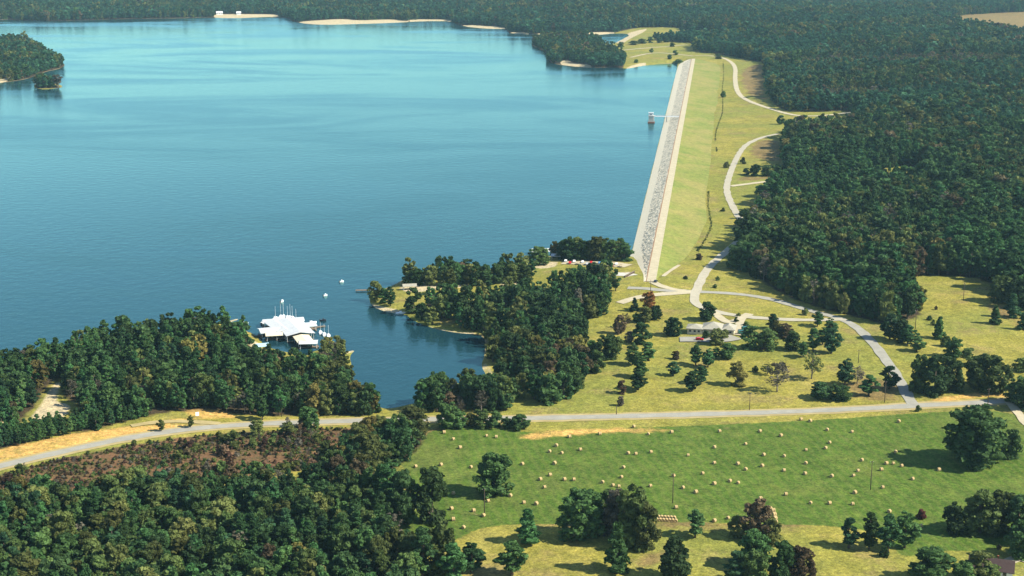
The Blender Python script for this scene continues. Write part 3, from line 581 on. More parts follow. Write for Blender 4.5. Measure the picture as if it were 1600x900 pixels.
# ------------------------------------------------------------------ single trees, one by one: (x, y of the foot in the photo, height px, width px, kind, colour, own label)
T = []
def add(area, rows):
    for r in rows: T.append((area, *r) if len(r) > 6 else (area, *r, None))
add('hay field', [(772, 770, 62, 56, 'broad', 'broad', 'big round dark tree standing alone in the green hay field beside a pole'),
    (675, 816, 84, 52, 'broad', 'broad', 'tall oval tree at the edge of the hay field, foremost beside the wood'),
    (1520, 724, 86, 86, 'broad', 'broad', 'very large dark dome shaped tree in the hay field near the pale lane'),
    (1578, 716, 46, 30, 'broad', 'broad', 'small dark tree just beyond the very large dome shaped tree'),
    (1440, 810, 15, 14, 'bush', 'red', 'dark red bush beside the row of pines in the lower hay field'), (1434, 643, 9, 9, 'bush', 'broad', 'small dark bush on the verge opposite the main road junction')])
add('lower lawn', [(825, 847, 51, 46, 'cedar', 'pine', 'broad based spreading conifer on the dry lawn left of the big clump'), (800, 899, 56, 44, 'pine', 'pine', 'bushy pine on the dry lawn below the spreading conifer'), (737, 894, 48, 40, 'pine', 'pine', 'open crowned pine at the left end of the dry lawn'),
    (660, 905, 82, 46, 'pine', 'pine'), (690, 898, 84, 48, 'broad', 'broad'), (708, 912, 66, 40, 'pine', 'pine'), (640, 886, 50, 40, 'broad', 'olive'), (600, 812, 88, 46, 'pine', 'pine'), (632, 818, 84, 44, 'broad', 'broad'), (575, 806, 74, 40, 'broad', 'broad'), (615, 790, 70, 40, 'pine', 'pine'),
    (910, 840, 74, 64, 'broad', 'broad', 'dense round tree at the upper left of the clump on the dry lawn'), (948, 822, 58, 34, 'broad', 'broad'), (964, 838, 74, 46, 'broad', 'grey'), (990, 852, 92, 56, 'broad', 'broad'), (1008, 858, 72, 40, 'broad', 'olive'),
    (964, 893, 76, 50, 'cedar', 'pine', 'tall tapering tree at the bottom of the clump on the dry lawn'), (1086, 840, 45, 32, 'pine', 'pine', 'small lone pine on the dry lawn below the stacked bales'), (1053, 906, 66, 46, 'broad', 'broad', 'upright oval tree alone at the bottom edge of the lawn'),
    (1183, 842, 62, 46, 'broad', 'brown', 'brown tinted round tree beside orange bales at the hay field edge'), (1152, 838, 32, 30, 'broad', 'olive'), (1178, 886, 56, 50, 'broad', 'broad'), (1205, 850, 44, 26, 'broad', 'olive'), (1150, 912, 52, 44, 'pine', 'pine'), (1180, 916, 56, 46, 'broad', 'broad'), (1222, 912, 66, 42, 'broad', 'broad'), (1250, 910, 56, 40, 'broad', 'brown'),
    (1326, 856, 48, 32, 'pine', 'pine', 'leftmost pine of the row on the dry lawn'), (1358, 858, 60, 30, 'pine', 'pine', 'second pine from the left in the row on the dry lawn'), (1387, 862, 60, 34, 'pine', 'pine', 'third pine from the left in the row on the dry lawn'), (1413, 856, 58, 40, 'pine', 'pine', 'rightmost wide pine of the row on the dry lawn'), (1381, 870, 16, 14, 'bush', 'broad', 'small bush at the foot of the pine row'),
    (1490, 832, 46, 36, 'broad', 'broad'), (1530, 832, 66, 52, 'broad', 'broad'), (1562, 832, 66, 50, 'broad', 'broad'), (1590, 838, 64, 46, 'broad', 'broad'), (1618, 850, 60, 46, 'broad', 'broad'), (1600, 872, 62, 46, 'broad', 'broad'),
    (1455, 910, 56, 62, 'broad', 'broad', 'wide dark tree at the bottom edge nearest the brown roofed house'), (1505, 912, 34, 40, 'broad', 'broad'), (1528, 908, 46, 44, 'broad', 'olive'), (1548, 912, 30, 30, 'broad', 'broad'), (1560, 858, 7, 8, 'bush', 'brown', 'low brown shrub on the lawn above the brown roofed house')])
add('road junction', [(1389, 608, 36, 32, 'pine', 'pine', 'dark pine overhanging the access road just above the junction'), (1436, 612, 56, 34, 'broad', 'broad'), (1460, 617, 60, 40, 'broad', 'broad'), (1484, 610, 50, 36, 'broad', 'broad'), (1545, 611, 56, 54, 'broad', 'broad', 'broad dark tree above the clay bank right of the junction'), (1524, 602, 44, 30, 'broad', 'broad'), (1594, 630, 40, 40, 'broad', 'broad'), (1606, 640, 44, 40, 'broad', 'broad'),
    (1357, 618, 32, 30, 'pine', 'pine'), (1311, 625, 24, 32, 'broad', 'broad'), (1284, 623, 24, 32, 'broad', 'broad'), (1320, 602, 42, 30, 'pine', 'pine'), (1339, 600, 28, 20, 'bare', 'grey'), (1596, 580, 20, 24, 'broad', 'broad')])
add('pasture', [(1467, 529, 33, 24, 'cedar', 'pine', 'pointed conifer at the top of the hedgerow by the pasture'), (1478, 541, 16, 16, 'bush', 'broad'), (1490, 558, 30, 26, 'broad', 'broad'), (1512, 571, 26, 24, 'broad', 'broad'), (1452, 500, 7, 8, 'bush', 'broad'), (1458, 508, 8, 8, 'bush', 'olive'),
    (1554, 506, 28, 22, 'cedar', 'pine', 'solitary pointed conifer in the pasture below the forest'), (1581, 496, 36, 30, 'cedar', 'pine'), (1598, 515, 26, 22, 'cedar', 'pine'), (1562, 472, 40, 34, 'broad', 'broad'), (1590, 480, 46, 36, 'broad', 'broad'),
    (1390, 530, 40, 32, 'pine', 'pine'), (1418, 538, 30, 26, 'pine', 'pine'), (1432, 549, 24, 24, 'pine', 'pine'), (1408, 534, 34, 24, 'broad', 'broad'), (1462, 484, 6, 5, 'bush', 'brown')])
add('parkland', [(991, 486, 20, 16, 'cedar', 'pine', 'small pointed conifer beside the orange tree near the dam'), (1014, 484, 28, 22, 'broad', 'orange', 'orange leaved tree below the near end of the dam'), (1009, 503, 23, 20, 'broad', 'olive'), (1024, 499, 21, 18, 'broad', 'broad'), (995, 503, 14, 14, 'broad', 'broad'), (967, 521, 28, 18, 'broad', 'brown'), (978, 512, 22, 14, 'bare', 'brown'), (1001, 537, 32, 26, 'broad', 'broad'), (984, 534, 16, 14, 'broad', 'grey'),
    (948, 561, 38, 34, 'broad', 'broad'), (965, 548, 22, 16, 'broad', 'olive'), (921, 557, 26, 22, 'broad', 'broad'), (931, 582, 34, 24, 'broad', 'broad'), (988, 570, 34, 26, 'pine', 'pine'), (1013, 563, 28, 28, 'pine', 'pine'), (1000, 590, 34, 26, 'pine', 'pine'), (997, 609, 28, 30, 'pine', 'pine'),
    (971, 615, 20, 15, 'broad', 'rust', 'small rust red tree on the lawn above the main road'), (970, 634, 15, 10, 'broad', 'grey', 'thin greyish tree just above the main road'),
    (1052, 524, 28, 24, 'broad', 'broad', 'round green tree alone left of the office building'), (1105, 500, 28, 24, 'broad', 'broad', 'round tree behind the office building by the road bend'), (1120, 538, 24, 24, 'broad', 'olive', 'tree standing in front of the office building'), (1103, 529, 11, 13, 'bush', 'broad'), (1132, 528, 12, 14, 'bush', 'olive'),
    (1087, 571, 32, 22, 'pine', 'pine'), (1106, 574, 30, 22, 'pine', 'pine'), (1052, 587, 22, 22, 'pine', 'pine'), (1081, 611, 32, 28, 'pine', 'pine'), (1095, 600, 28, 24, 'pine', 'pine'), (1119, 560, 18, 16, 'pine', 'pine'), (1137, 560, 24, 22, 'broad', 'broad'), (1056, 561, 13, 12, 'broad', 'brown'),
    (1152, 602, 35, 28, 'broad', 'yellow', 'round yellowish tree alone on the open lawn'), (1214, 612, 46, 32, 'bare', 'grey'), (1199, 585, 17, 18, 'bare', 'olive'), (1180, 581, 9, 10, 'bush', 'olive'), (1268, 592, 42, 28, 'bare', 'olive'),
    (1172, 544, 34, 30, 'broad', 'broad'), (1199, 545, 30, 30, 'broad', 'broad'), (1207, 514, 24, 20, 'pine', 'pine'), (1213, 524, 22, 16, 'broad', 'yellow'), (1227, 528, 22, 20, 'broad', 'brown'), (1237, 546, 28, 26, 'broad', 'broad'), (1192, 545, 13, 12, 'bush', 'rust'),
    (1277, 510, 23, 20, 'pine', 'pine'), (1297, 523, 26, 22, 'pine', 'pine'), (1270, 549, 36, 24, 'pine', 'pine'), (1299, 552, 40, 30, 'pine', 'pine'), (1255, 558, 24, 20, 'pine', 'pine'), (1285, 538, 26, 20, 'pine', 'pine'), (1258, 492, 10, 10, 'bush', 'olive', 'small pale shrub between the two access roads'), (1166, 509, 7, 9, 'bush', 'broad'), (1150, 503, 7, 8, 'bush', 'broad'), (1146, 512, 6, 9, 'bush', 'olive'), (1154, 494, 5, 7, 'bush', 'olive')])
add('dam foot', [(1219, 194, 13, 12, 'broad', 'broad', 'single round tree by the far road below the dam'), (1092, 406, 10, 10, 'broad', 'brown', 'small lone tree on the grass beside the winding road'), (1135, 262, 9, 9, 'bush', 'olive'), (1161, 256, 9, 9, 'bush', 'olive'), (1180, 275, 18, 16, 'broad', 'broad'), (1198, 275, 15, 18, 'broad', 'broad'), (1214, 274, 16, 18, 'broad', 'broad'), (1166, 273, 10, 12, 'broad', 'broad'),
    (1158, 421, 40, 40, 'broad', 'broad', 'big rounded tree at the forest edge beside the winding road'), (1196, 320, 32, 32, 'broad', 'broad'), (1214, 322, 30, 28, 'broad', 'broad'), (1186, 346, 20, 22, 'broad', 'olive'), (1121, 438, 6, 7, 'bush', 'olive'), (1117, 450, 6, 7, 'bush', 'olive'), (1071, 436, 5, 7, 'bush', 'olive'), (1130, 330, 5, 8, 'bush', 'olive'), (1122, 92, 8, 10, 'broad', 'broad'), (1130, 152, 9, 8, 'bush', 'broad')])
add('main road', [(646, 678, 42, 44, 'broad', 'olive'), (701, 667, 38, 34, 'broad', 'broad'), (718, 668, 24, 24, 'broad', 'broad'), (752, 667, 28, 26, 'broad', 'broad'), (774, 667, 24, 24, 'broad', 'broad'), (735, 666, 20, 18, 'broad', 'olive'), (792, 668, 16, 18, 'broad', 'broad'), (811, 670, 22, 28, 'broad', 'broad', 'rounded bushy tree at the right end of the roadside clump'), (556, 676, 16, 18, 'broad', 'olive'), (592, 675, 14, 24, 'broad', 'broad'), (615, 680, 26, 28, 'broad', 'broad'),
    (252, 674, 19, 13, 'pine', 'olive', 'thin roadside tree by the clay bank, left one of two'), (298, 668, 20, 12, 'pine', 'olive', 'thin roadside tree by the lane fork, right one of two'), (402, 680, 24, 22, 'broad', 'olive'), (452, 682, 22, 22, 'broad', 'olive'), (482, 670, 34, 28, 'broad', 'broad', 'round dark tree on the marsh side of the main road'), (410, 656, 40, 22, 'pine', 'pine')])
add('point', [(588, 470, 30, 22, 'broad', 'olive', 'round tree at the very tip of the wooded point'), (610, 478, 30, 18, 'pine', 'pine', 'narrow dark tree second from the tip of the wooded point'), (600, 473, 22, 16, 'broad', 'broad'), (842, 414, 27, 30, 'broad', 'broad', 'dark tree in front of the white roofed shelter'), (866, 402, 25, 14, 'broad', 'yellow', 'slim yellowish tree beside the white roofed shelter'), (640, 446, 20, 20, 'broad', 'broad'), (702, 462, 40, 26, 'broad', 'olive', 'tall light olive tree standing out on the wooded point'), (904, 490, 38, 16, 'broad', 'grey')] + [(880 + 10.6 * i, 404.5 + .25 * i + (i % 2), 27 + (i * 7) % 9, 24 + (i * 5) % 7, 'broad', ['broad', 'broad', 'olive'][i % 3], '%s rounded tree from the left in the shoreline clump beside the dam' % q) for i, q in enumerate(('first', 'second', 'third', 'fourth', 'fifth', 'sixth', 'seventh', 'eighth', 'ninth', 'tenth'))]
    + [(652 + 21 * i, 445.5 - .6 * i, 25 + (i * 5) % 8, 24, 'broad', ['broad', 'olive', 'broad'][i % 3], '%s rounded tree from the tip along the lake side of the wooded point' % q) for i, q in enumerate(('first', 'second', 'third', 'fourth', 'fifth', 'sixth', 'seventh', 'eighth', 'ninth'))])
add('far point', [(1055, 86, 7, 9, 'broad', 'broad'), (994, 98, 5, 6, 'broad', 'broad'), (1046, 92, 7, 6, 'broad', 'broad'), (1060, 98, 6, 14, 'bush', 'broad'), (970, 74, 8, 10, 'broad', 'broad'), (1016, 67, 9, 9, 'broad', 'broad'), (1030, 67, 8, 8, 'broad', 'broad'), (1040, 66, 9, 10, 'broad', 'broad'), (1018, 83, 8, 7, 'pine', 'pine'), (1050, 73, 6, 8, 'broad', 'broad'), (990, 70, 6, 16, 'broad', 'broad'), (1003, 68, 7, 14, 'broad', 'broad')])
LM = [("the pale roofed office building", 1115, 515), ("the near end of the dam", 1010, 440), ("the main road junction", 1428, 634), ("the crossroads below the dam", 1088, 456), ("the mid field utility pole", 1051, 787), ("the hay field pole beside the lone tree", 757, 806), ("the brown roofed house", 1560, 880), ("the marina roofs", 450, 515), ("the row of stacked bales", 1033, 812), ("the very large dome shaped tree", 1520, 690), ("the intake tower", 1017, 188), ("the cove", 720, 570), ("the far end of the dam", 1085, 90), ("the round yellowish lawn tree", 1152, 590), ("the rust red tree", 971, 608), ("the solitary pasture conifer", 1554, 500), ("the brown tinted lawn tree", 1183, 820), ("the big forest edge tree by the winding road", 1158, 405), ("the blue marsh pool", 556, 690), ("the upright oval lawn tree", 1053, 880)]
ORD = ['closest', 'second closest', 'third closest', 'fourth closest', 'fifth closest', 'sixth closest', 'seventh closest', 'eighth closest', 'ninth closest', 'tenth closest', 'eleventh closest', 'twelfth closest', 'thirteenth closest', 'fourteenth closest', 'fifteenth closest', 'sixteenth closest', 'seventeenth closest', 'eighteenth closest', 'nineteenth closest', 'twentieth closest']
ADJ = {'pine': 'dark green', 'broad': 'dark green', 'olive': 'olive green', 'yellow': 'yellowish', 'brown': 'brownish', 'orange': 'orange', 'red': 'dark red', 'grey': 'greyish', 'rust': 'rust coloured'}
NOUN = {'pine': 'pine tree', 'broad': 'leafy tree', 'cedar': 'pointed conifer', 'bare': 'thin leafed tree', 'bush': 'bush'}
def auto_labels(items, lms):
    """items: (phrase, x, y) -> unique labels by rank round the nearest landmark"""
    byk = {}
    for i, (ph, x, y) in enumerate(items):
        l = min(range(len(lms)), key=lambda j: math.hypot(x - lms[j][1], y - lms[j][2])); byk.setdefault((ph, l), []).append((math.hypot(x - lms[l][1], y - lms[l][2]), i))
    out = {}
    for (ph, l), v in byk.items():
        # rank among every item of that phrase, so the count is true
        order = sorted(math.hypot(x - lms[l][1], y - lms[l][2]) for p2, x, y in items if p2 == ph)
        for d, i in v:
            r = min(range(len(order)), key=lambda q: abs(order[q] - d)); out[i] = '%s, %s to %s' % (ph, ORD[min(r, 19)], lms[l][0])
    return out
items = [(ADJ[t[6]] + ' ' + NOUN[t[5]], t[1], t[2] - t[3] * .5) for t in T]; labs = auto_labels(items, LM)
SPARSE = []
for i, (area, x, y, hp, wp, kind, ck, lab) in enumerate(T):
    p = place(x, y); s = px_per_m(y, p[2]); hm, wm = hp / s / .955, wp / s
    if kind == 'bare': wm *= 1.1
    tree(kind, p[0], p[1], p[2], hm * 1.03, wm * 1.24, ck, lab or labs[i], 'single trees of the ' + area, i); SPARSE.append((p[0], p[1], wm))
for row in range(3):
    for i in range(24):
        t = (i + .5 * (row % 2)) / 23.; x = -8 + 224 * t + random.uniform(-2, 2); y = 703 - 48 * t - 7 * row + random.uniform(-1.5, 1.5)
        if 95 < x < 112 and row == 2: continue
        p = place(x, y); s_ = px_per_m(y, p[2]); hm = random.uniform(24, 32) / s_; w_ = hm * random.uniform(.5, .62)
        tree('pine', p[0], p[1], p[2], hm, w_, 'pine', 'young green pine in the planted rows above the clay bank', 'young pines planted in rows above the clay bank'); SPARSE.append((p[0], p[1], w_))
SP = np.array(SPARSE)

# ------------------------------------------------------------------ woods
def grid_pts(polys, sp, jit=.38, ymax=None):
    P = np.concatenate(polys); x0, y0 = P.min(0); x1, y1 = P.max(0); y1 = min(y1, ymax or y1)
    gx = np.arange(x0, x1, sp); gy = np.arange(y0, y1, sp * .87); X, Y = np.meshgrid(gx, gy); X = X + (np.arange(len(gy)) % 2)[:, None] * sp / 2
    X = (X + RNG.uniform(-jit, jit, X.shape) * sp).ravel(); Y = (Y + RNG.uniform(-jit, jit, Y.shape) * sp).ravel()
    k = np.abs(X) < Y * .385 + 25; return X[k], Y[k]
def wood_pts(key, sp, ylo=0, yhi=5300, edge=1.0):
    X, Y = grid_pts(Z[key], sp, ymax=yhi); k = Y > ylo; X, Y = X[k], Y[k]
    k = (uni(Z[key], X, Y) > 0) & (uni(CLEAR, X, Y) < 0) & (uni(SAND, X, Y) < 0) & (shore(X, Y) > edge); X, Y = X[k], Y[k]
    if len(X) and Y.min() < 2800: k = (road_dist(X, Y) > 2.5); X, Y = X[k], Y[k]
    if len(X) and Y.min() < 2600:
        d = np.min(np.hypot(X[:, None] - SP[None, :, 0], Y[:, None] - SP[None, :, 1]) - SP[None, :, 2] * .30, 1) if len(X) < 30000 else np.ones(len(X)); k = d > 0; X, Y = X[k], Y[k]
    return X, Y, height(X, Y)
WINFO = {'wood_near': ('the dense wood at the lower left', 5.7, 12.6), 'wood_bank': ('the wooded bank between marsh and hay field', 6, 14.0), 'wood_cove': ('the clump where the cove meets the main road', 6.2, 12.8), 'wood_point': ('the wooded point by the dam', 6.6, 12.6), 'wood_marina': ('the wooded marina peninsula', 5.8, 11.6)}
CAND = []
for key, (phrase, sp, hm) in WINFO.items():
    X, Y, Hh = wood_pts(key, sp, 0, 2000)
    if key in ('wood_point', 'wood_marina'):
        k = wob(X, Y, 13, 2) + .5 * wob(X, Y, 31, 5) > (-.40 if key == 'wood_point' else -.80); X, Y, Hh = X[k], Y[k], Hh[k]
    g = wob(X, Y, 38, 7) * .5 + .5
    for x, y, z, q in zip(X, Y, Hh, g):
        u = RNG.random(); pf = {'wood_near': .25 + .4 * q, 'wood_bank': .3, 'wood_cove': .05, 'wood_point': .45, 'wood_marina': .65}[key]
        px, py = to_px(x, y, z)
        if key == 'wood_marina' and px > 490: pf = .1
        if key == 'wood_point' and py > 545: pf = .08
        kind = 'pine' if u < pf else ('bare' if u > (.97 if key != 'wood_cove' else .9) else 'broad')
        ck = 'pine' if kind == 'pine' else 'grey' if kind == 'bare' else RNG.choice(['broad', 'olive', 'yellow', 'brown', 'orange'], p=[.74, .21, .025, .023, .002] if not (key == 'wood_marina' and px > 490 or key == 'wood_point' and py > 545) else [.38, .46, .10, .055, .005])
        h = hm * RNG.uniform(.62, 1.28) * (.75 if kind == 'bare' else 1); h *= .8 if (key == 'wood_marina' and py > 655 + 0 * px and px < 230) else 1.
        if key == 'wood_near' and 300 < px < 520 and py < 800: h *= .75
        CAND.append(dict(x=x, y=y, z=z, h=h, w=h * (RNG.uniform(.50, .64) if kind == 'pine' else RNG.uniform(.66, .92)), kind=kind, ck=str(ck), key=key, s=px_per_m(py) * h if (-20 < px < 1620 and py < 935) else 0))
for kind, lim in (('pine', 228 - sum(t[5] == 'pine' for t in T)), ('broad', 300 - sum(t[5] == 'broad' for t in T)), ('bare', 120)):
    L_ = sorted((c for c in CAND if c['kind'] == kind), key=lambda c: -c['s'])
    for c in L_[:lim]:
        if c['s'] > 0: c['own'] = True
for c in CAND:
    if c.get('own'):
        tree(c['kind'], c['x'], c['y'], c['z'], c['h'], c['w'], c['ck'], '%s %s in %s' % (ADJ[c['ck']], NOUN[c['kind']], WINFO[c['key']][0]), '%s %ss of %s' % (ADJ[c['ck']], NOUN[c['kind']], WINFO[c['key']][0]))
def idx_for(kind, ck):
    o = [i for i, m in enumerate(MIX) if m[0] == kind and (m[2] == ck or kind == 'bare')] or [5]; return o[RNG.integers(len(o))]
for key in WINFO:
    cs = [c for c in CAND if c['key'] == key and not c.get('own')]
    if not cs: continue
    ix = [idx_for(c['kind'], c['ck']) for c in cs]
    scatter(key.split('_')[1] + '_woodland', [(c['x'], c['y'], c['z']) for c in cs], [c['h'] / MIXH[i] for c, i in zip(cs, ix)], [c['w'] / (2 * {'pine': 4.0, 'broad': 5.0, 'bare': 3.6}[c['kind']]) for c in cs], ix, COLL_MID, 'mixed dark green trees massed in ' + WINFO[key][0])
THIN = [gpoly([(1225, 100), (1300, 96), (1400, 93), (1620, 92), (1620, 108), (1400, 110), (1300, 112), (1230, 112)], 1), gpoly([(1240, 152), (1300, 146), (1380, 146), (1420, 152), (1380, 164), (1300, 166)], 1)]
def mass(name, key, bands, label, hm=16., pine=.5):
    P3, S_, W_, I_ = [], [], [], []
    out = []
    for lo, hi, sp, coll in bands:
        X, Y, Hh = wood_pts(key, sp, lo, hi)
        kp = wob(X, Y, 17, 3) + .5 * wob(X, Y, 41, 8) + .5 * RNG.random(len(X)) > -.72; X, Y, Hh = X[kp], Y[kp], Hh[kp]
        q = .5 + .5 * wob(X, Y, 120, 1.3); q2 = .5 + .5 * wob(X, Y, 47, 9); u = RNG.random(len(X)); pr = np.clip(pine + 1.5 * (q - .5), .04, .97)
        ix = np.where(u < pr, RNG.integers(0, 4, len(X)), np.where(RNG.random(len(X)) < .25 + .7 * q2, RNG.integers(4, 7, len(X)), RNG.choice([7, 8, 8, 9, 10, 10, 11, 12], len(X), p=[.38, .29, .14, .05, .04, .03, .068, .002])))
        h = hm * RNG.uniform(.66, 1.25, len(X)) * (sp / 6.2) ** .3 * (1 + .22 * wob(X, Y, 85, 6))
        big = RNG.random(len(X)) < .07; h = np.where(big, h * 1.25, h)
        thin = uni(THIN, X, Y) > 0; ix = np.where(thin & (RNG.random(len(X)) < .75), RNG.choice([10, 11, 8], len(X)), ix); h = np.where(thin, h * .6, h)
        H0 = np.array(MIXH)[ix]; Rr = np.array([4., 4, 4, 4, 5, 5, 5, 5, 5, 5, 5, 3.6, 5])[ix]
        out.append((coll, np.stack([X, Y, Hh], 1), h / H0, np.maximum(h * RNG.uniform(.48, .80, len(X)), sp * .85) * np.where(big, 1.35, 1.) / (2 * Rr), ix))
    for coll in {id(o[0]): o[0] for o in out}.values():
        oo = [o for o in out if o[0] is coll]
        scatter(name, np.concatenate([o[1] for o in oo]), np.concatenate([o[2] for o in oo]), np.concatenate([o[3] for o in oo]), np.concatenate([o[4] for o in oo]), coll, label if coll is COLL_MID else label.replace('nearer', 'farther'))
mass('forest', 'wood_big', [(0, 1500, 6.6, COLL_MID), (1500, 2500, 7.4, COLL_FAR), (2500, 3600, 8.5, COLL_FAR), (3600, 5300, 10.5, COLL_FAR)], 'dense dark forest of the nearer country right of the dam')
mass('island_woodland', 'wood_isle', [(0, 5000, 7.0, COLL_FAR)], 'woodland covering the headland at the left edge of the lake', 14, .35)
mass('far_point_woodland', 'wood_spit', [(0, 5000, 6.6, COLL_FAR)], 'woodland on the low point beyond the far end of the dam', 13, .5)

# brush in the marsh and along the dam's toe ditch
X, Y = grid_pts(Z['marsh'], 1.75); k = (uni(Z['marsh'], X, Y) > 0) & (road_dist(X, Y) > 3.0); X, Y = X[k], Y[k]
k = RNG.random(len(X)) < np.clip(.6 + .6 * wob(X, Y, 16, 4), .3, .98); X, Y = X[k], Y[k]; n = len(X)
qx = to_px(X, Y, 2.)[0]; hh = RNG.uniform(.45, 1.5, n) * (1 + (1.2 + 1.2 * RNG.random(n)) * (RNG.random(n) < np.where(qx > 260, .10, .025))); ix = RNG.choice(7, n, p=[.15, .20, .30, .10, .15, .07, .03])
scatter('marsh_shrubbery', np.stack([X, Y, height(X, Y)], 1), np.where(ix == 6, hh / 5, hh / 3), np.where(ix == 6, hh / 5, hh / 3 * RNG.uniform(.8, 1.3, n)), ix, COLL_BRUSH, 'reddish brown brush covering the marsh below the main road')
tp = chaikin([(1120, 236), (1117, 215), (1120, 200), (1128, 180), (1130, 165), (1128, 140), (1131, 120), (1130, 100)], 3, False); q = np.concatenate([tp + RNG.normal(size=tp.shape) * (.5, 1.2) for _ in range(9)]); w = place(q[:, 0], q[:, 1]); n = len(w)
t2 = chaikin([(1107, 300), (1106, 318), (1110, 342), (1112, 352), (1104, 372), (1090, 392)], 3, False); q = np.concatenate([t2 + RNG.normal(size=t2.shape) * (.8, .8) for _ in range(7)]); w = np.concatenate([w, place(q[:, 0], q[:, 1])]); n = len(w)
kk = (wob(w[:, 0] * 3, w[:, 1], 40, 1) > -.7); w = w[kk]; n = len(w)
scatter('ditch_shrubbery', w, RNG.uniform(.06, .2, n), RNG.uniform(.12, .32, n), RNG.choice([2, 2, 4], n), COLL_BRUSH, 'dark strip of brush along the ditch at the foot of the dam')

# ------------------------------------------------------------------ hay bales
def bale_mesh():
    m, nt, b = mat('hay'); P = pos(nt)
    c = ramp(nt, noise(nt, 3., 4, P, .7), [(.25, (.28, .19, .08)), (.55, (.43, .31, .14)), (.8, (.53, .40, .20))])
    nt.links.new(c, b.inputs['Base Color']); b.inputs['Roughness'].default_value = 1.0
    w = .72; r = .86; prof = [(-w + .05, .02), (-w + .06, .2), (-w, .24), (-w + .03, .45), (-w - .02, .5), (-w + .02, .68), (-w + .03, r * .9), (-w + .12, r), (-.25, r * 1.02), (-.22, r * .99), (.22, r * .99), (.25, r * 1.02), (w - .12, r), (w - .03, r * .9), (w - .02, .68), (w + .02, .5), (w - .03, .45), (w, .24), (w - .06, .2), (w - .05, .02)]
    mb = MB().lathe(prof, 16, r * .86); return mesh('hay_bale', [(x, y, z + r * .84) for x, y, z in mb.V], mb.F, m, True)
BALE = bale_mesh()
B3 = [(325, 122), (375, 158), (412, 204), (555, 140), (607, 146), (171, 306), (308, 297), (470, 310), (748, 293), (932, 193), (895, 225), (962, 233), (1062, 215), (1003, 145), (1168, 130), (922, 289), (898, 352), (845, 376), (868, 418), (976, 376), (1027, 377), (1182, 391), (1295, 311), (1284, 363), (1320, 235), (1362, 238), (375, 452), (365, 535), (375, 593), (430, 637), (485, 545), (538, 572), (563, 493), (638, 451), (683, 465), (757, 502), (823, 509)]
B4 = [(391, 130), (517, 120), (776, 115), (995, 115), (1108, 139), (312, 90), (917, 184), (748, 202), (606, 245), (405, 228), (1015, 243), (1125, 250), (748, 287), (875, 292), (917, 322), (1006, 303), (1125, 327), (685, 343), (402, 411), (578, 421), (648, 445), (748, 400), (832, 385), (876, 395), (527, 357), (1135, 457), (541, 528), (748, 601), (822, 585), (998, 480), (1050, 537), (200, 408), (232, 414)]
B5 = [(37, 112), (83, 120), (168, 164), (293, 174), (180, 228), (160, 256), (62, 265), (60, 332), (57, 384), (191, 397), (342, 317), (323, 370), (300, 394), (307, 480), (84, 532), (180, 533), (296, 537), (465, 333), (500, 333), (542, 345), (440, 364), (447, 453), (511, 275), (597, 411), (527, 123), (729, 365), (480, 575), (638, 648)]
BL = [(600 + x / 3.4625, 642 + y / 3.4625) for x, y in B3] + [(900 + x / 3.4625, 642 + y / 3.4625) for x, y in B4] + [(1240 + x / 3.2139, 622 + y / 3.2139) for x, y in B5]
BLM = [("the lone round field tree", 772, 765), ("the pole beside the lone round tree", 757, 806), ("the mid field utility pole", 1051, 787), ("the right hand hay field pole", 1360, 765), ("the main road junction", 1428, 634), ("the very large dome shaped tree", 1500, 720), ("the bare straw strip by the road", 850, 680), ("the dark red bush", 1440, 808), ("the brown tinted tree", 1190, 800), ("the tall oval tree by the wood", 675, 790), ("the top left field corner", 690, 672), ("the row of stacked bales", 1033, 812), ("the spot where three bales stand close together", 1390, 726), ("the upper edge of the field at mid length", 1125, 672), ("the leftmost pine of the row", 1320, 812), ("the dense round tree of the lawn clump", 915, 770)]
bl = auto_labels([('round straw bale', x, y) for x, y in BL], BLM)
for i, (x, y) in enumerate(BL):
    p = place(x, y); o = link('hay_bale', BALE); o.location = p; o.rotation_euler = (0, 0, R(35) + random.uniform(-.5, .5)); k = random.uniform(.74, .92); o.scale = (k, k, k)
    tag(o, bl[i], 'hay bale', 'round bales scattered over the hay field')
for r_, n_ in ((0, 7), (1, 7)):
    for i in range(n_):
        p = place(1024 + i * 4.9 + r_ * 2.4, 809.5 + r_ * 4.6 + i * .25); o = link('hay_bale', BALE); o.location = p; o.rotation_euler = (0, 0, R(80) + random.uniform(-.12, .12)); o.scale = (.8,) * 3
        tag(o, '%s bale from the left in the %s row of the stacked line' % (['first', 'second', 'third', 'fourth', 'fifth', 'sixth', 'seventh', 'eighth', 'ninth'][i], 'back front'.split()[r_]), 'hay bale', 'bales lined up at the field edge')
for i, (x, y, lab) in enumerate(((1208, 800, 'uppermost'), (1209.5, 806, 'second highest'), (1210.5, 812, 'third highest'), (1211, 818, 'lowest'))):
    p = place(x, y); o = link('hay_bale', BALE); o.location = p; o.rotation_euler = (0, 0, .3 * i); tag(o, lab + ' bale of the line beside the brown tinted tree', 'hay bale', 'bales beside the brown tinted tree')

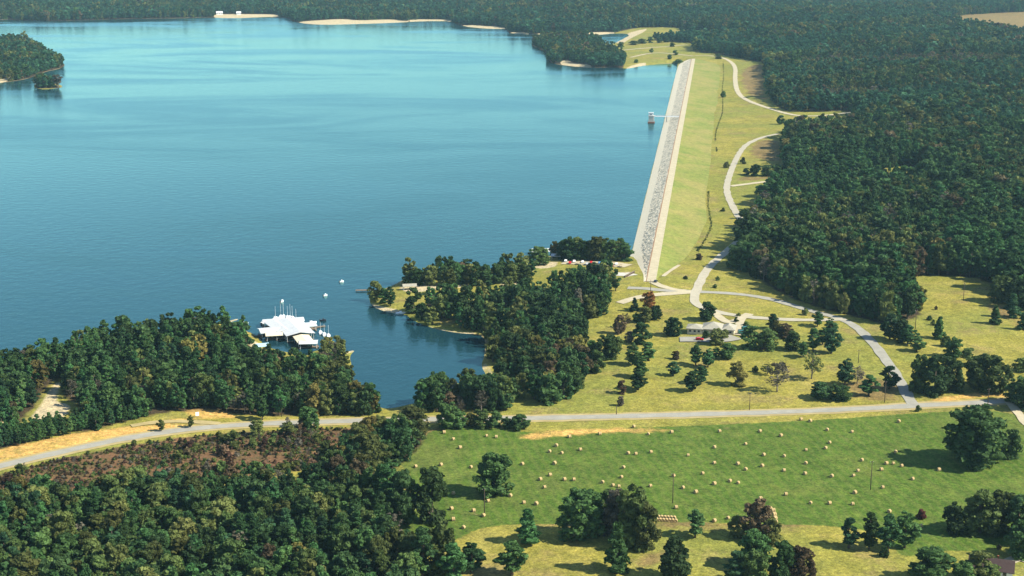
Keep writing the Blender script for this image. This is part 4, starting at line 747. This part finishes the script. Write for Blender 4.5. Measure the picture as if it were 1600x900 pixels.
# ------------------------------------------------------------------ utility poles
def pole(x, y, h, label, arm=True):
    p = place(x, y); e = empty('utility_pole', p, R(12), label, 'utility pole', 'wooden utility poles')
    MB().tube([(0, 0, -.5), (0, 0, h * .5), (0, 0, h)], [.19, .16, .12], 8).build('post', M['pole'], e, True)
    if arm:
        a = MB().box(-.75, .75, .10, .2, h - .55, h - .43).build('crossarm', M['pole'], e)
        for k in (-.65, .65): MB().tube([(k, .15, h - .43), (k, .15, h - .26)], [.06, .045], 6).build('insulator', M['white'], a)
PX = [(1051, 786, 12.2, 'tall wooden utility pole in the middle of the hay field', 1), (757, 806, 11.0, 'wooden utility pole beside the lone round tree', 1), (1360, 765, 12.0, 'wooden utility pole in the right half of the hay field', 1), (1171, 641, 8.5, 'wooden pole on the lawn side of the main road', 1), (440, 651, 8.5, 'pale wooden pole by the main road below the marina wood', 1), (1543, 636, 9.0, 'wooden pole on the verge right of the junction', 1), (1382, 629, 10.5, 'wooden pole left of the junction beside the dark pine', 1), (1505, 470, 11.0, 'lone wooden pole in the upper pasture', 1), (1430, 514, 11.0, 'wooden pole at the forest corner beside the pasture', 1), (1341, 567, 7.0, 'short pole on the lawn beside the access road', 1), (1016.5, 456, 7.5, 'thin pole at the near end of the dam', 0), (963, 648, 4.5, 'short post on the verge above the main road', 0)]
for x, y, h, l, a in PX: pole(x, y, h, l, a)

# ------------------------------------------------------------------ vehicles
def car(x, y, rz, col, label, group=None, van=False, z=.3, at=None):
    p = place(x, y) if at is None else at; e = empty('parked_car', (p[0], p[1], p[2] + z), rz, label, 'car', group)
    top = 1.95 if van else 1.42
    prof = [(-2.2, .35), (-2.22, .85), (-1.9, .95), (-1.35, top - .04), (.35, top), (1.05, .98), (2.05, .82), (2.2, .6), (2.18, .35)] if not van else [(-2.3, .35), (-2.35, 1.0), (-2.2, top), (1.3, top), (1.75, 1.15), (2.3, 1.0), (2.35, .35)]
    b = MB().prism(prof, -.84, .84).build('body', CARP[col], e)
    bv = b.modifiers.new('round', 'BEVEL'); bv.width = .12; bv.segments = 2
    ws = MB(); ws.poly([(.42, -.7, top - .02), (.42, .7, top - .02), (1.06, .74, 1.02), (1.06, -.74, 1.02)] if not van else [(1.37, -.7, top - .05), (1.37, .7, top - .05), (1.76, .74, 1.2), (1.76, -.74, 1.2)])
    o = ws.build('windscreen', M['glass'], e); o.location = (.03, 0, .03)
    for s in (-1, 1): MB().poly([(-1.2, s * .856, 1.0), (.75, s * .856, 1.0), (.3, s * .856, top - .12), (-1.1, s * .856, top - .12)]).build('window', M['glass'], e)
    for wx in (-1.35, 1.4):
        for s in (-1, 1):
            m = MB().lathe([(-.1, .05), (-.1, .33), (.1, .33), (.1, .05)], 12); w = link('wheel', mesh('wheel', [(y_, x_, z_) for x_, y_, z_ in m.V], m.F, M['tyre']), e); w.location = (wx, s * .82, .33)
    for s in (-.6, .6): MB().box(2.19, 2.25, s - .14, s + .14, .62, .74).build('headlight', M['white'], e)
car(1093, 532.5, R(-10), 'red', 'red car parked on the grey yard below the office', z=.45)
car(1165, 516, R(15), 'teal', 'dark teal car under the trees, upper of two by the drive', van=True)
car(1159, 522, R(15), 'teal', 'green van at the paved yard, lower of two by the drive', van=True)
car(1024.5, 441, R(70), 'dark', 'dark car beside the lane at the near end of the dam', z=.1)
car(1590, 606, R(30), 'blue', 'pale blue car half hidden in the yard above the clay bank', z=.1)
cc = ['white', 'red', 'white', 'tan', 'white', 'silver', 'red', 'white', 'blue', 'white', 'silver', 'red', 'white', 'tan']
for i, c in enumerate(cc):
    car(884 + i * 6.6, 409.2 + i * .42 + (i % 2) * 2.6, R(82 + (i * 37) % 9), c, '%s car, %s from the left in the parking lot on the point' % (c, ['first', 'second', 'third', 'fourth', 'fifth', 'sixth', 'seventh', 'eighth', 'ninth', 'tenth', 'eleventh', 'twelfth', 'thirteenth', 'fourteenth'][i]), 'cars in the parking lot on the point')

# ------------------------------------------------------------------ buildings
def hip(mb, x0, x1, y0, y1, z0, z1, o=.5):
    x0 -= o; x1 += o; y0 -= o; y1 += o
    if x1 - x0 >= y1 - y0: k = (y1 - y0) / 2; a, b = (x0 + k, (y0 + y1) / 2, z1), (x1 - k, (y0 + y1) / 2, z1)
    else: k = (x1 - x0) / 2; a, b = ((x0 + x1) / 2, y0 + k, z1), ((x0 + x1) / 2, y1 - k, z1)
    c = [(x0, y0, z0), (x1, y0, z0), (x1, y1, z0), (x0, y1, z0)]; lo = [(x, y, z - .22) for x, y, z in c]
    if x1 - x0 >= y1 - y0: fs = [[c[0], c[1], b, a], [c[1], c[2], b], [c[2], c[3], a, b], [c[3], c[0], a]]
    else: fs = [[c[0], c[1], a], [c[1], c[2], b, a], [c[2], c[3], b], [c[3], c[0], a, b]]
    for f in fs: mb.poly(f)
    for i in range(4): mb.poly([lo[i], lo[(i + 1) % 4], c[(i + 1) % 4], c[i]])
    mb.poly(lo[::-1]); return mb
def gable(mb, x0, x1, y0, y1, z0, z1, o=.5, t=.2):
    ym = (y0 + y1) / 2; x0 -= o; x1 += o
    for s, ye in ((-1, y0 - o), (1, y1 + o)):
        ze = z0 - (z1 - z0) * o / (ym - y0)
        q = [(x0, ye, ze), (x1, ye, ze), (x1, ym, z1), (x0, ym, z1)]; mb.poly(q if s < 0 else q[::-1]); l = [(x, y, z - t) for x, y, z in q]; mb.poly(l[::-1] if s < 0 else l)
        for i in range(4): mb.poly([l[i], l[(i + 1) % 4], q[(i + 1) % 4], q[i]])
    return mb
def win(e, x, y, z, w, h, face):
    d = .06; b = (x - w / 2, x + w / 2, y - d, y + d) if face == 'y' else (x - d, x + d, y - w / 2, y + w / 2)
    f = MB().box(b[0] - (.08 if face == 'y' else -.02), b[1] + (.08 if face == 'y' else -.02), b[2] - (.08 if face == 'x' else -.02), b[3] + (.08 if face == 'x' else -.02), z - .08, z + h + .08).build('window', M['white'], e)
    MB().box(*b, z, z + h).build('pane', M['glass'], f)
p = place(1110, 519); e = empty('office_building', p, R(-14), 'low office building with several pale hipped roofs beside a looping drive', 'building')
for (x0, x1, y0, y1, zt) in ((-4, 6.5, -4.5, 6.5, 6.4), (-12, -4.2, -5.5, 2.5, 5.2), (6.7, 13, -3.5, 6, 5.6)):
    MB().box(x0, x1, y0, y1, -.5, 3.0).build('wall', M['cream'], e); hip(MB(), x0, x1, y0, y1, 3.05, zt - .5, .8).build('roof', M['roofgrey'], e)
for x in (-10.5, -8, -5.8): win(e, x, -5.5, 1.0, 1.3, 1.2, 'y')
for x in (-2.5, 4.8): win(e, x, -4.5, 1.0, 1.4, 1.2, 'y')
for x in (8.2, 11.2): win(e, x, -3.5, 1.0, 1.4, 1.2, 'y')
win(e, -12, -1.5, 1, 1.4, 1.2, 'x'); win(e, 13, 1.5, 1, 1.6, 1.3, 'x')
dd = MB().box(.6, 1.7, -4.58, -4.4, 0, 2.1).build('door', M['wood'], e); MB().box(1.5, 1.58, -4.68, -4.59, 1.0, 1.12).build('handle', M['white_metal'], dd)
MB().box(13.1, 17.5, -2, 7, -.3, .45).build('terrace', M['concrete'], e)
p = place(1548, 893); e = empty('farmhouse', p, R(-20), 'house with reddish brown roof and white walls at the bottom right corner', 'house')
MB().box(-7, 7, -4, 4, -.6, 2.8).build('wall', M['white'], e); gable(MB(), -7, 7, -4, 4, 2.8, 5.2, .6).build('roof', M['roofbrown'], e)
MB().prism([(-.3, 0), (.3, 0), (.3, 1.3), (-.3, 1.3)], -.3, .3).build('chimney', M['rust'], e).location = (2, .6, 4.7)
for s in (-1, 1): MB().poly([(s * 6.995, -4, 2.8), (s * 6.995, 4, 2.8), (s * 6.995, 0, 5.0)]).build('gable_end', M['white'], e)
for x in (-4.5, -1.5, 4.5): win(e, x, -4, .9, 1.2, 1.2, 'y')
win(e, 7, 1.2, .9, 1.4, 1.3, 'x'); MB().box(1.2, 2.2, -4.08, -3.9, 0, 2.05).build('door', M['wood'], e)
ribbon('drive', [(1565, 884), (1578, 877), (1590, 872), (1604, 876), (1640, 880)], 4.5, M['gravel'], .25, 'pale concrete drive beside the brown roofed house', 2.)
ribbon('drive', [(1555, 897), (1564, 894), (1568, 890)], 4.0, M['gravel'], .3, 'bright patch of paving in front of the brown roofed house', 1.5)
p = place(1597, 612); e = empty('cottage', (p[0] + 3, p[1] + 4, p[2]), R(12), 'small white cottage behind dark trees above the clay bank', 'house')
MB().box(-4, 4, -3, 3, -.5, 2.6).build('wall', M['white'], e); gable(MB(), -4, 4, -3, 3, 2.6, 4.2, .5).build('roof', M['blue'], e); win(e, -1.8, -3, .9, 1.1, 1.1, 'y'); MB().box(.6, 1.5, -3.07, -2.9, 0, 2.0).build('door', M['wood'], e)
def shelter(name, p, rz, L, W, hgt, m, label, cat, rise=.8, hipd=False, group=None):
    e = empty(name, p, rz, label, cat, group)
    (hip(MB(), -L / 2, L / 2, -W / 2, W / 2, hgt, hgt + rise, .4) if hipd else gable(MB(), -L / 2, L / 2, -W / 2, W / 2, hgt, hgt + rise, .4, .15)).build('roof', m, e)
    n = max(2, int(L / 4) + 1)
    for i in range(n):
        for s in (-1, 1): MB().tube([(-L / 2 + .2 + i * (L - .4) / (n - 1), s * (W / 2 - .15), -.8), (-L / 2 + .2 + i * (L - .4) / (n - 1), s * (W / 2 - .15), hgt)], [.1, .1], 6).build('post', M['white_metal'], e)
    return e
shelter('picnic_shelter', place(845, 399), R(8), 13, 6.5, 3.6, M['white_metal'], 'open white roofed shelter on the shore of the wooded point', 'shelter', 1.4)
shelter('picnic_shelter', place(869, 405), R(-10), 6, 4.5, 2.8, M['white_metal'], 'small white roofed shelter behind the slim yellowish tree', 'shelter', 1.)
shelter('picnic_shelter', place(640, 452), R(10), 8, 4, 2.6, M['roofgrey'], 'grey roofed shelter near the sandy tip of the point', 'shelter', 1.)
for x, y, L, l in ((343, 23, 16, 'larger white house behind the far sandy beach'), (373, 23.2, 11, 'smaller white house behind the far sandy beach')):
    p = place(x, y); e = empty('lake_house', p, R(15), l, 'house', 'white houses on the far shore')
    MB().box(-L / 2, L / 2, -5, 5, -1, 5).build('wall', M['white'], e); gable(MB(), -L / 2, L / 2, -5, 5, 5, 9, .7, .3).build('roof', M['white_metal'], e)
    for s in (-1, 1): MB().poly([(s * (L / 2 - .01), -5, 5), (s * (L / 2 - .01), 5, 5), (s * (L / 2 - .01), 0, 8.7)]).build('gable_end', M['white'], e)
    for wx in (-L / 3, 0, L / 3): win(e, wx, -5, 1.5, 1.6, 1.8, 'y')
p = place(308.5, 652); e = empty('signboard', p, R(20), 'white tilted roadside board on the bank by the lane fork', 'sign')
MB().box(-.8, .8, -.06, .06, .7, 2.5).build('board', M['white'], e)
for s in (-.65, .65): MB().tube([(s, .14, -.4), (s, .14, 2.4)], [.07, .07], 6).build('post', M['wood'], e)
# dark clipped bank beside the apron
p0, p1 = place(976, 434), place(991, 427); e = empty('retaining_wall', p0, math.atan2(p1[1] - p0[1], p1[0] - p0[0]), 'low dark straight wall beside the pale apron near the dam', 'wall')
Lw = float(np.hypot(*(p1 - p0)[:2])); k = 0
MB().box(0, Lw, -.3, .3, -1, 1.1).build('wall_face', M['pole'], e); MB().box(-.1, Lw + .1, -.38, .38, 1.1, 1.25).build('coping', M['wood'], e)

# ------------------------------------------------------------------ intake tower and its bridge
tx, ty = plane_pt(1017.5, 192, 0.); e = empty('intake_tower', (tx, ty, 0), math.atan2(DAM_D[1], DAM_D[0]) - math.pi / 2, 'pale concrete intake tower standing in the lake beside the dam', 'tower')
MB().prism([(-4.2, -4), (4.2, -4), (3.9, 1.4), (-3.9, 1.4)], -3.4, 3.4).build('base', M['rust'], e)
MB().prism([(-3.2, 1.4), (3.2, 1.4), (2.9, 8.0), (-2.9, 8.0)], -2.7, 2.7).build('shaft', M['concrete'], e)
MB().box(-3.6, 3.6, -3.1, 3.1, 8.0, 8.5).build('platform', M['concrete'], e)
h_ = MB().box(-3.0, 2.2, -2.3, 2.3, 8.5, 11.6).build('gatehouse', M['white'], e); MB().box(-3.4, 2.6, -2.7, 2.7, 11.6, 12.0).build('gatehouse_roof', M['white_metal'], h_)
win(e, -.4, -2.3, 9.4, 1.4, 1.2, 'y'); MB().box(2.17, 2.28, -.5, .5, 8.5, 10.6).build('door', M['wood'], e)
bx, by = C0 + DAM_D * ((np.array([float(tx), float(ty)]) - C0) @ DAM_D); ex = np.array([bx, by]) + DAM_N * 1.0 - np.array([float(tx), float(ty)]); Lb = float(np.linalg.norm(ex)); ang = math.atan2(ex[1], ex[0])
e = empty('footbridge', (float(tx), float(ty), 0), ang, 'thin white footbridge from the crest of the dam to the intake tower', 'bridge')
MB().box(3.7, Lb, -1.1, 1.1, 7.3, 8.0).build('deck', M['white'], e)
for s in (-1, 1):
    r_ = MB().box(3.7, Lb, s * 1.02 - .07, s * 1.02 + .07, 8.95, 9.1).build('railing', M['white_metal'], e)
    for i in range(9): MB().box(4 + i * (Lb - 4.6) / 8, 4.12 + i * (Lb - 4.6) / 8, s * 1.02 - .05, s * 1.02 + .05, 8.0, 8.95).build('baluster', M['white_metal'], r_)
MB().tube([(Lb * .55, 0, -5), (Lb * .55, 0, 7.3)], [.6, .5], 10).build('pier', M['concrete'], e)

# ------------------------------------------------------------------ marina: floating covered docks and boats
def at0(x, y, z=0.): a, b = plane_pt(x, y, z); return (float(a), float(b), 0.)
def dock_shed(x, y, L, W, rz, hgt, m, label):
    pz = at0(x, y, hgt); e = empty('covered_dock', pz, rz, label, 'boat dock', 'covered docks of the marina')
    gable(MB(), -L / 2, L / 2, -W / 2, W / 2, hgt, hgt + W * .09, .5, .18).build('roof', m, e)
    n = max(2, int(L / 5) + 1)
    for i in range(n):
        for s in (-1, 1): MB().tube([(-L / 2 + .3 + i * (L - .6) / (n - 1), s * (W / 2 - .2), -1), (-L / 2 + .3 + i * (L - .6) / (n - 1), s * (W / 2 - .2), hgt)], [.12, .12], 6).build('post', M['white_metal'], e)
    w = MB().box(-L / 2 - 1, L / 2 + 1, -.9, .9, .25, .55).build('walkway', M['wood'], e)
    for i in range(n): MB().box(-L / 2 + i * L / (n - 1) - .35, -L / 2 + i * L / (n - 1) + .35, -W / 2, W / 2, .22, .5).build('finger_pier', M['wood'], w)
dock_shed(459, 511, 31, 15, R(112), 3.9, M['white_metal'], 'largest white roof of the marina, long covered dock')
dock_shed(437, 508.5, 24, 10, R(118), 3.7, M['white_metal'], 'white covered dock left of the largest marina roof')
dock_shed(423, 515, 12, 10, R(20), 3.5, M['white_metal'], 'white covered dock at the left end of the marina')
dock_shed(432, 521, 11, 7, R(12), 3.2, M['cream'], 'cream roofed dock hut at the landward side of the marina')
dock_shed(443, 500, 22, 8, R(14), 3.4, M['white_metal'], 'white covered dock at the lakeward side of the marina')
dock_shed(474, 529, 12, 8, R(110), 3.3, M['cream'], 'pale roofed dock between the largest roof and the shore')
dock_shed(482, 534, 9, 6.5, R(5), 3.2, M['white_metal'], 'small white dock roof nearest the wooded shore')
dock_shed(478, 507, 10, 8, R(20), 3.3, M['white_metal'], 'short white dock roof at the right end of the marina')
shelter('boathouse', place(409, 547), R(20), 7, 5, 2.9, M['blue'], 'pale blue roofed boathouse on the sandy landing', 'boathouse', .9)
e = empty('marina_walkway', at0(440, 520), R(30), 'long floating walkway linking the covered docks to the shore', 'dock')
MB().box(-24, 26, -.8, .8, .2, .5).build('deck', M['wood'], e)
for i in range(8): MB().tube([(-22 + i * 6.5, 1.0, -2), (-22 + i * 6.5, 1.0, 1.5)], [.14, .14], 6).build('piling', M['pole'], e)
def hull(L, Bm, D):
    V, F = [], []; n = 9
    for i in range(n):
        t = i / (n - 1); w = Bm / 2 * (1 - max(0, (t - .45) / .55) ** 2.2) * (.82 + .18 * min(1, t / .2)); x = (t - .5) * L; sh = D * (1 + .25 * t * t)
        V += [(x, -w, sh), (x, -w * .8, .1), (x, 0, -.35), (x, w * .8, .1), (x, w, sh)]
    for i in range(n - 1):
        for j in range(4): F.append((i * 5 + j, (i + 1) * 5 + j, (i + 1) * 5 + j + 1, i * 5 + j + 1))
        F.append((i * 5, i * 5 + 4, (i + 1) * 5 + 4, (i + 1) * 5))
    F.append((0, 1, 2, 3, 4)); mb = MB(); mb.V = V; mb.F = F; return mb
def sailboat(x, y, L, mh, rz, label):
    e = empty('sailboat', at0(x, y), rz, label, 'sailboat', 'sailboats moored at the marina'); hull(L, L * .32, .9).build('hull', M['white'], e)
    c = MB().prism([(-L * .15, .9), (L * .2, .95), (L * .12, 1.45), (-L * .13, 1.45)], -L * .09, L * .09).build('cabin', M['white'], e); MB().box(-L * .1, L * .08, -L * .0915, L * .0915, 1.1, 1.28).build('cabin_window', M['glass'], c)
    MB().tube([(L * .1, 0, .9), (L * .1, 0, mh)], [.10, .07], 8).build('mast', M['white_metal'], e); MB().tube([(L * .1, 0, 2.1), (-L * .35, 0, 2.1)], [.1, .1], 6).build('boom', M['white_metal'], e)
for i, (x, y, mh, l) in enumerate(((430, 499.5, 9, 'first'), (438.5, 497, 11.5, 'second'), (443, 496.5, 12.5, 'third'), (449.5, 497.5, 8.5, 'fourth'), (454, 498, 10, 'fifth'), (457.5, 498.5, 9, 'sixth'), (463.5, 501, 8, 'seventh'))):
    sailboat(x, y, 7.0, mh * .85, R(80 + i * 7), 'sailboat with bare mast, %s from the left behind the marina roofs' % l)
for x, y, l in ((501, 521, 'first'), (507, 524, 'second'), (513.5, 526, 'third')): sailboat(x, y, 6, 6.5, R(100), 'small sailboat, %s from the left right of the marina roofs' % l)
def motorboat(x, y, L, rz, label, m='white'):
    e = empty('motorboat', at0(x, y), rz, label, 'boat'); hull(L, L * .36, .85).build('hull', M[m] if m in M else CARP[m], e)
    MB().prism([(-L * .1, .8), (L * .22, .9), (L * .1, 1.6), (-L * .1, 1.6)], -L * .13, L * .13).build('cabin', M[m] if m in M else CARP[m], e); MB().poly([(L * .225, -L * .11, 1.0), (L * .225, L * .11, 1.0), (L * .12, L * .1, 1.56), (L * .12, -L * .1, 1.56)]).build('windscreen', M['glass'], e)
    MB().box(-L * .5 - .45, -L * .5, -.25, .25, .2, 1.1).build('outboard_motor', M['tyre'], e)
motorboat(486.5, 506, 7, R(40), 'white cruiser at the right end of the marina'); motorboat(411.5, 505, 5, R(75), 'white boat moored apart at the left end of the marina'); motorboat(441, 472, 2.6, R(60), 'white boat on open water behind the marina masts'); motorboat(508.5, 462.5, 2.4, R(30), 'small white boat alone on open water right of the marina')
motorboat(505, 501.5, 3.4, R(5), 'small dark boat on the water right of the marina', 'dark'); motorboat(534, 441, 2.6, R(20), 'tiny white boat far out beyond the wooded point'); motorboat(380, 507, 6, R(20), 'white boat near the sandy spit left of the marina'); motorboat(626, 490.5, 6, R(10), 'white boat drawn up on the south shore of the point')
e = empty('fishing_pier', at0(571, 455), R(4), 'short dark jetty off the tip of the wooded point', 'pier')
MB().box(-6, 6, -1.1, 1.1, .6, .85).build('deck', M['wood'], e)
for i in range(4):
    for s in (-1, 1): MB().tube([(-5.5 + i * 3.6, s * .9, -2), (-5.5 + i * 3.6, s * .9, .6)], [.13, .13], 6).build('piling', M['pole'], e)

# ------------------------------------------------------------------ air
hz = MB().box(-19500, 19500, -700, 15800, -6, 232).build('haze', None or simple('unused', (.5, .5, .5)))
hm_ = bpy.data.materials.new('haze'); hm_.use_nodes = True; nt = hm_.node_tree; nt.nodes.remove(nt.nodes['Principled BSDF'])
v = N(nt, 'ShaderNodeVolumePrincipled'); v.inputs['Color'].default_value = (.48, .84, 1.0, 1); v.inputs['Density'].default_value = 3.4e-5; v.inputs['Anisotropy'].default_value = .1
nt.links.new(v.outputs[0], nt.nodes['Material Output'].inputs['Volume']); hz.data.materials.clear(); hz.data.materials.append(hm_); tag(hz, 'thin pale blue haze filling the air over the lake', None, None, 'stuff')
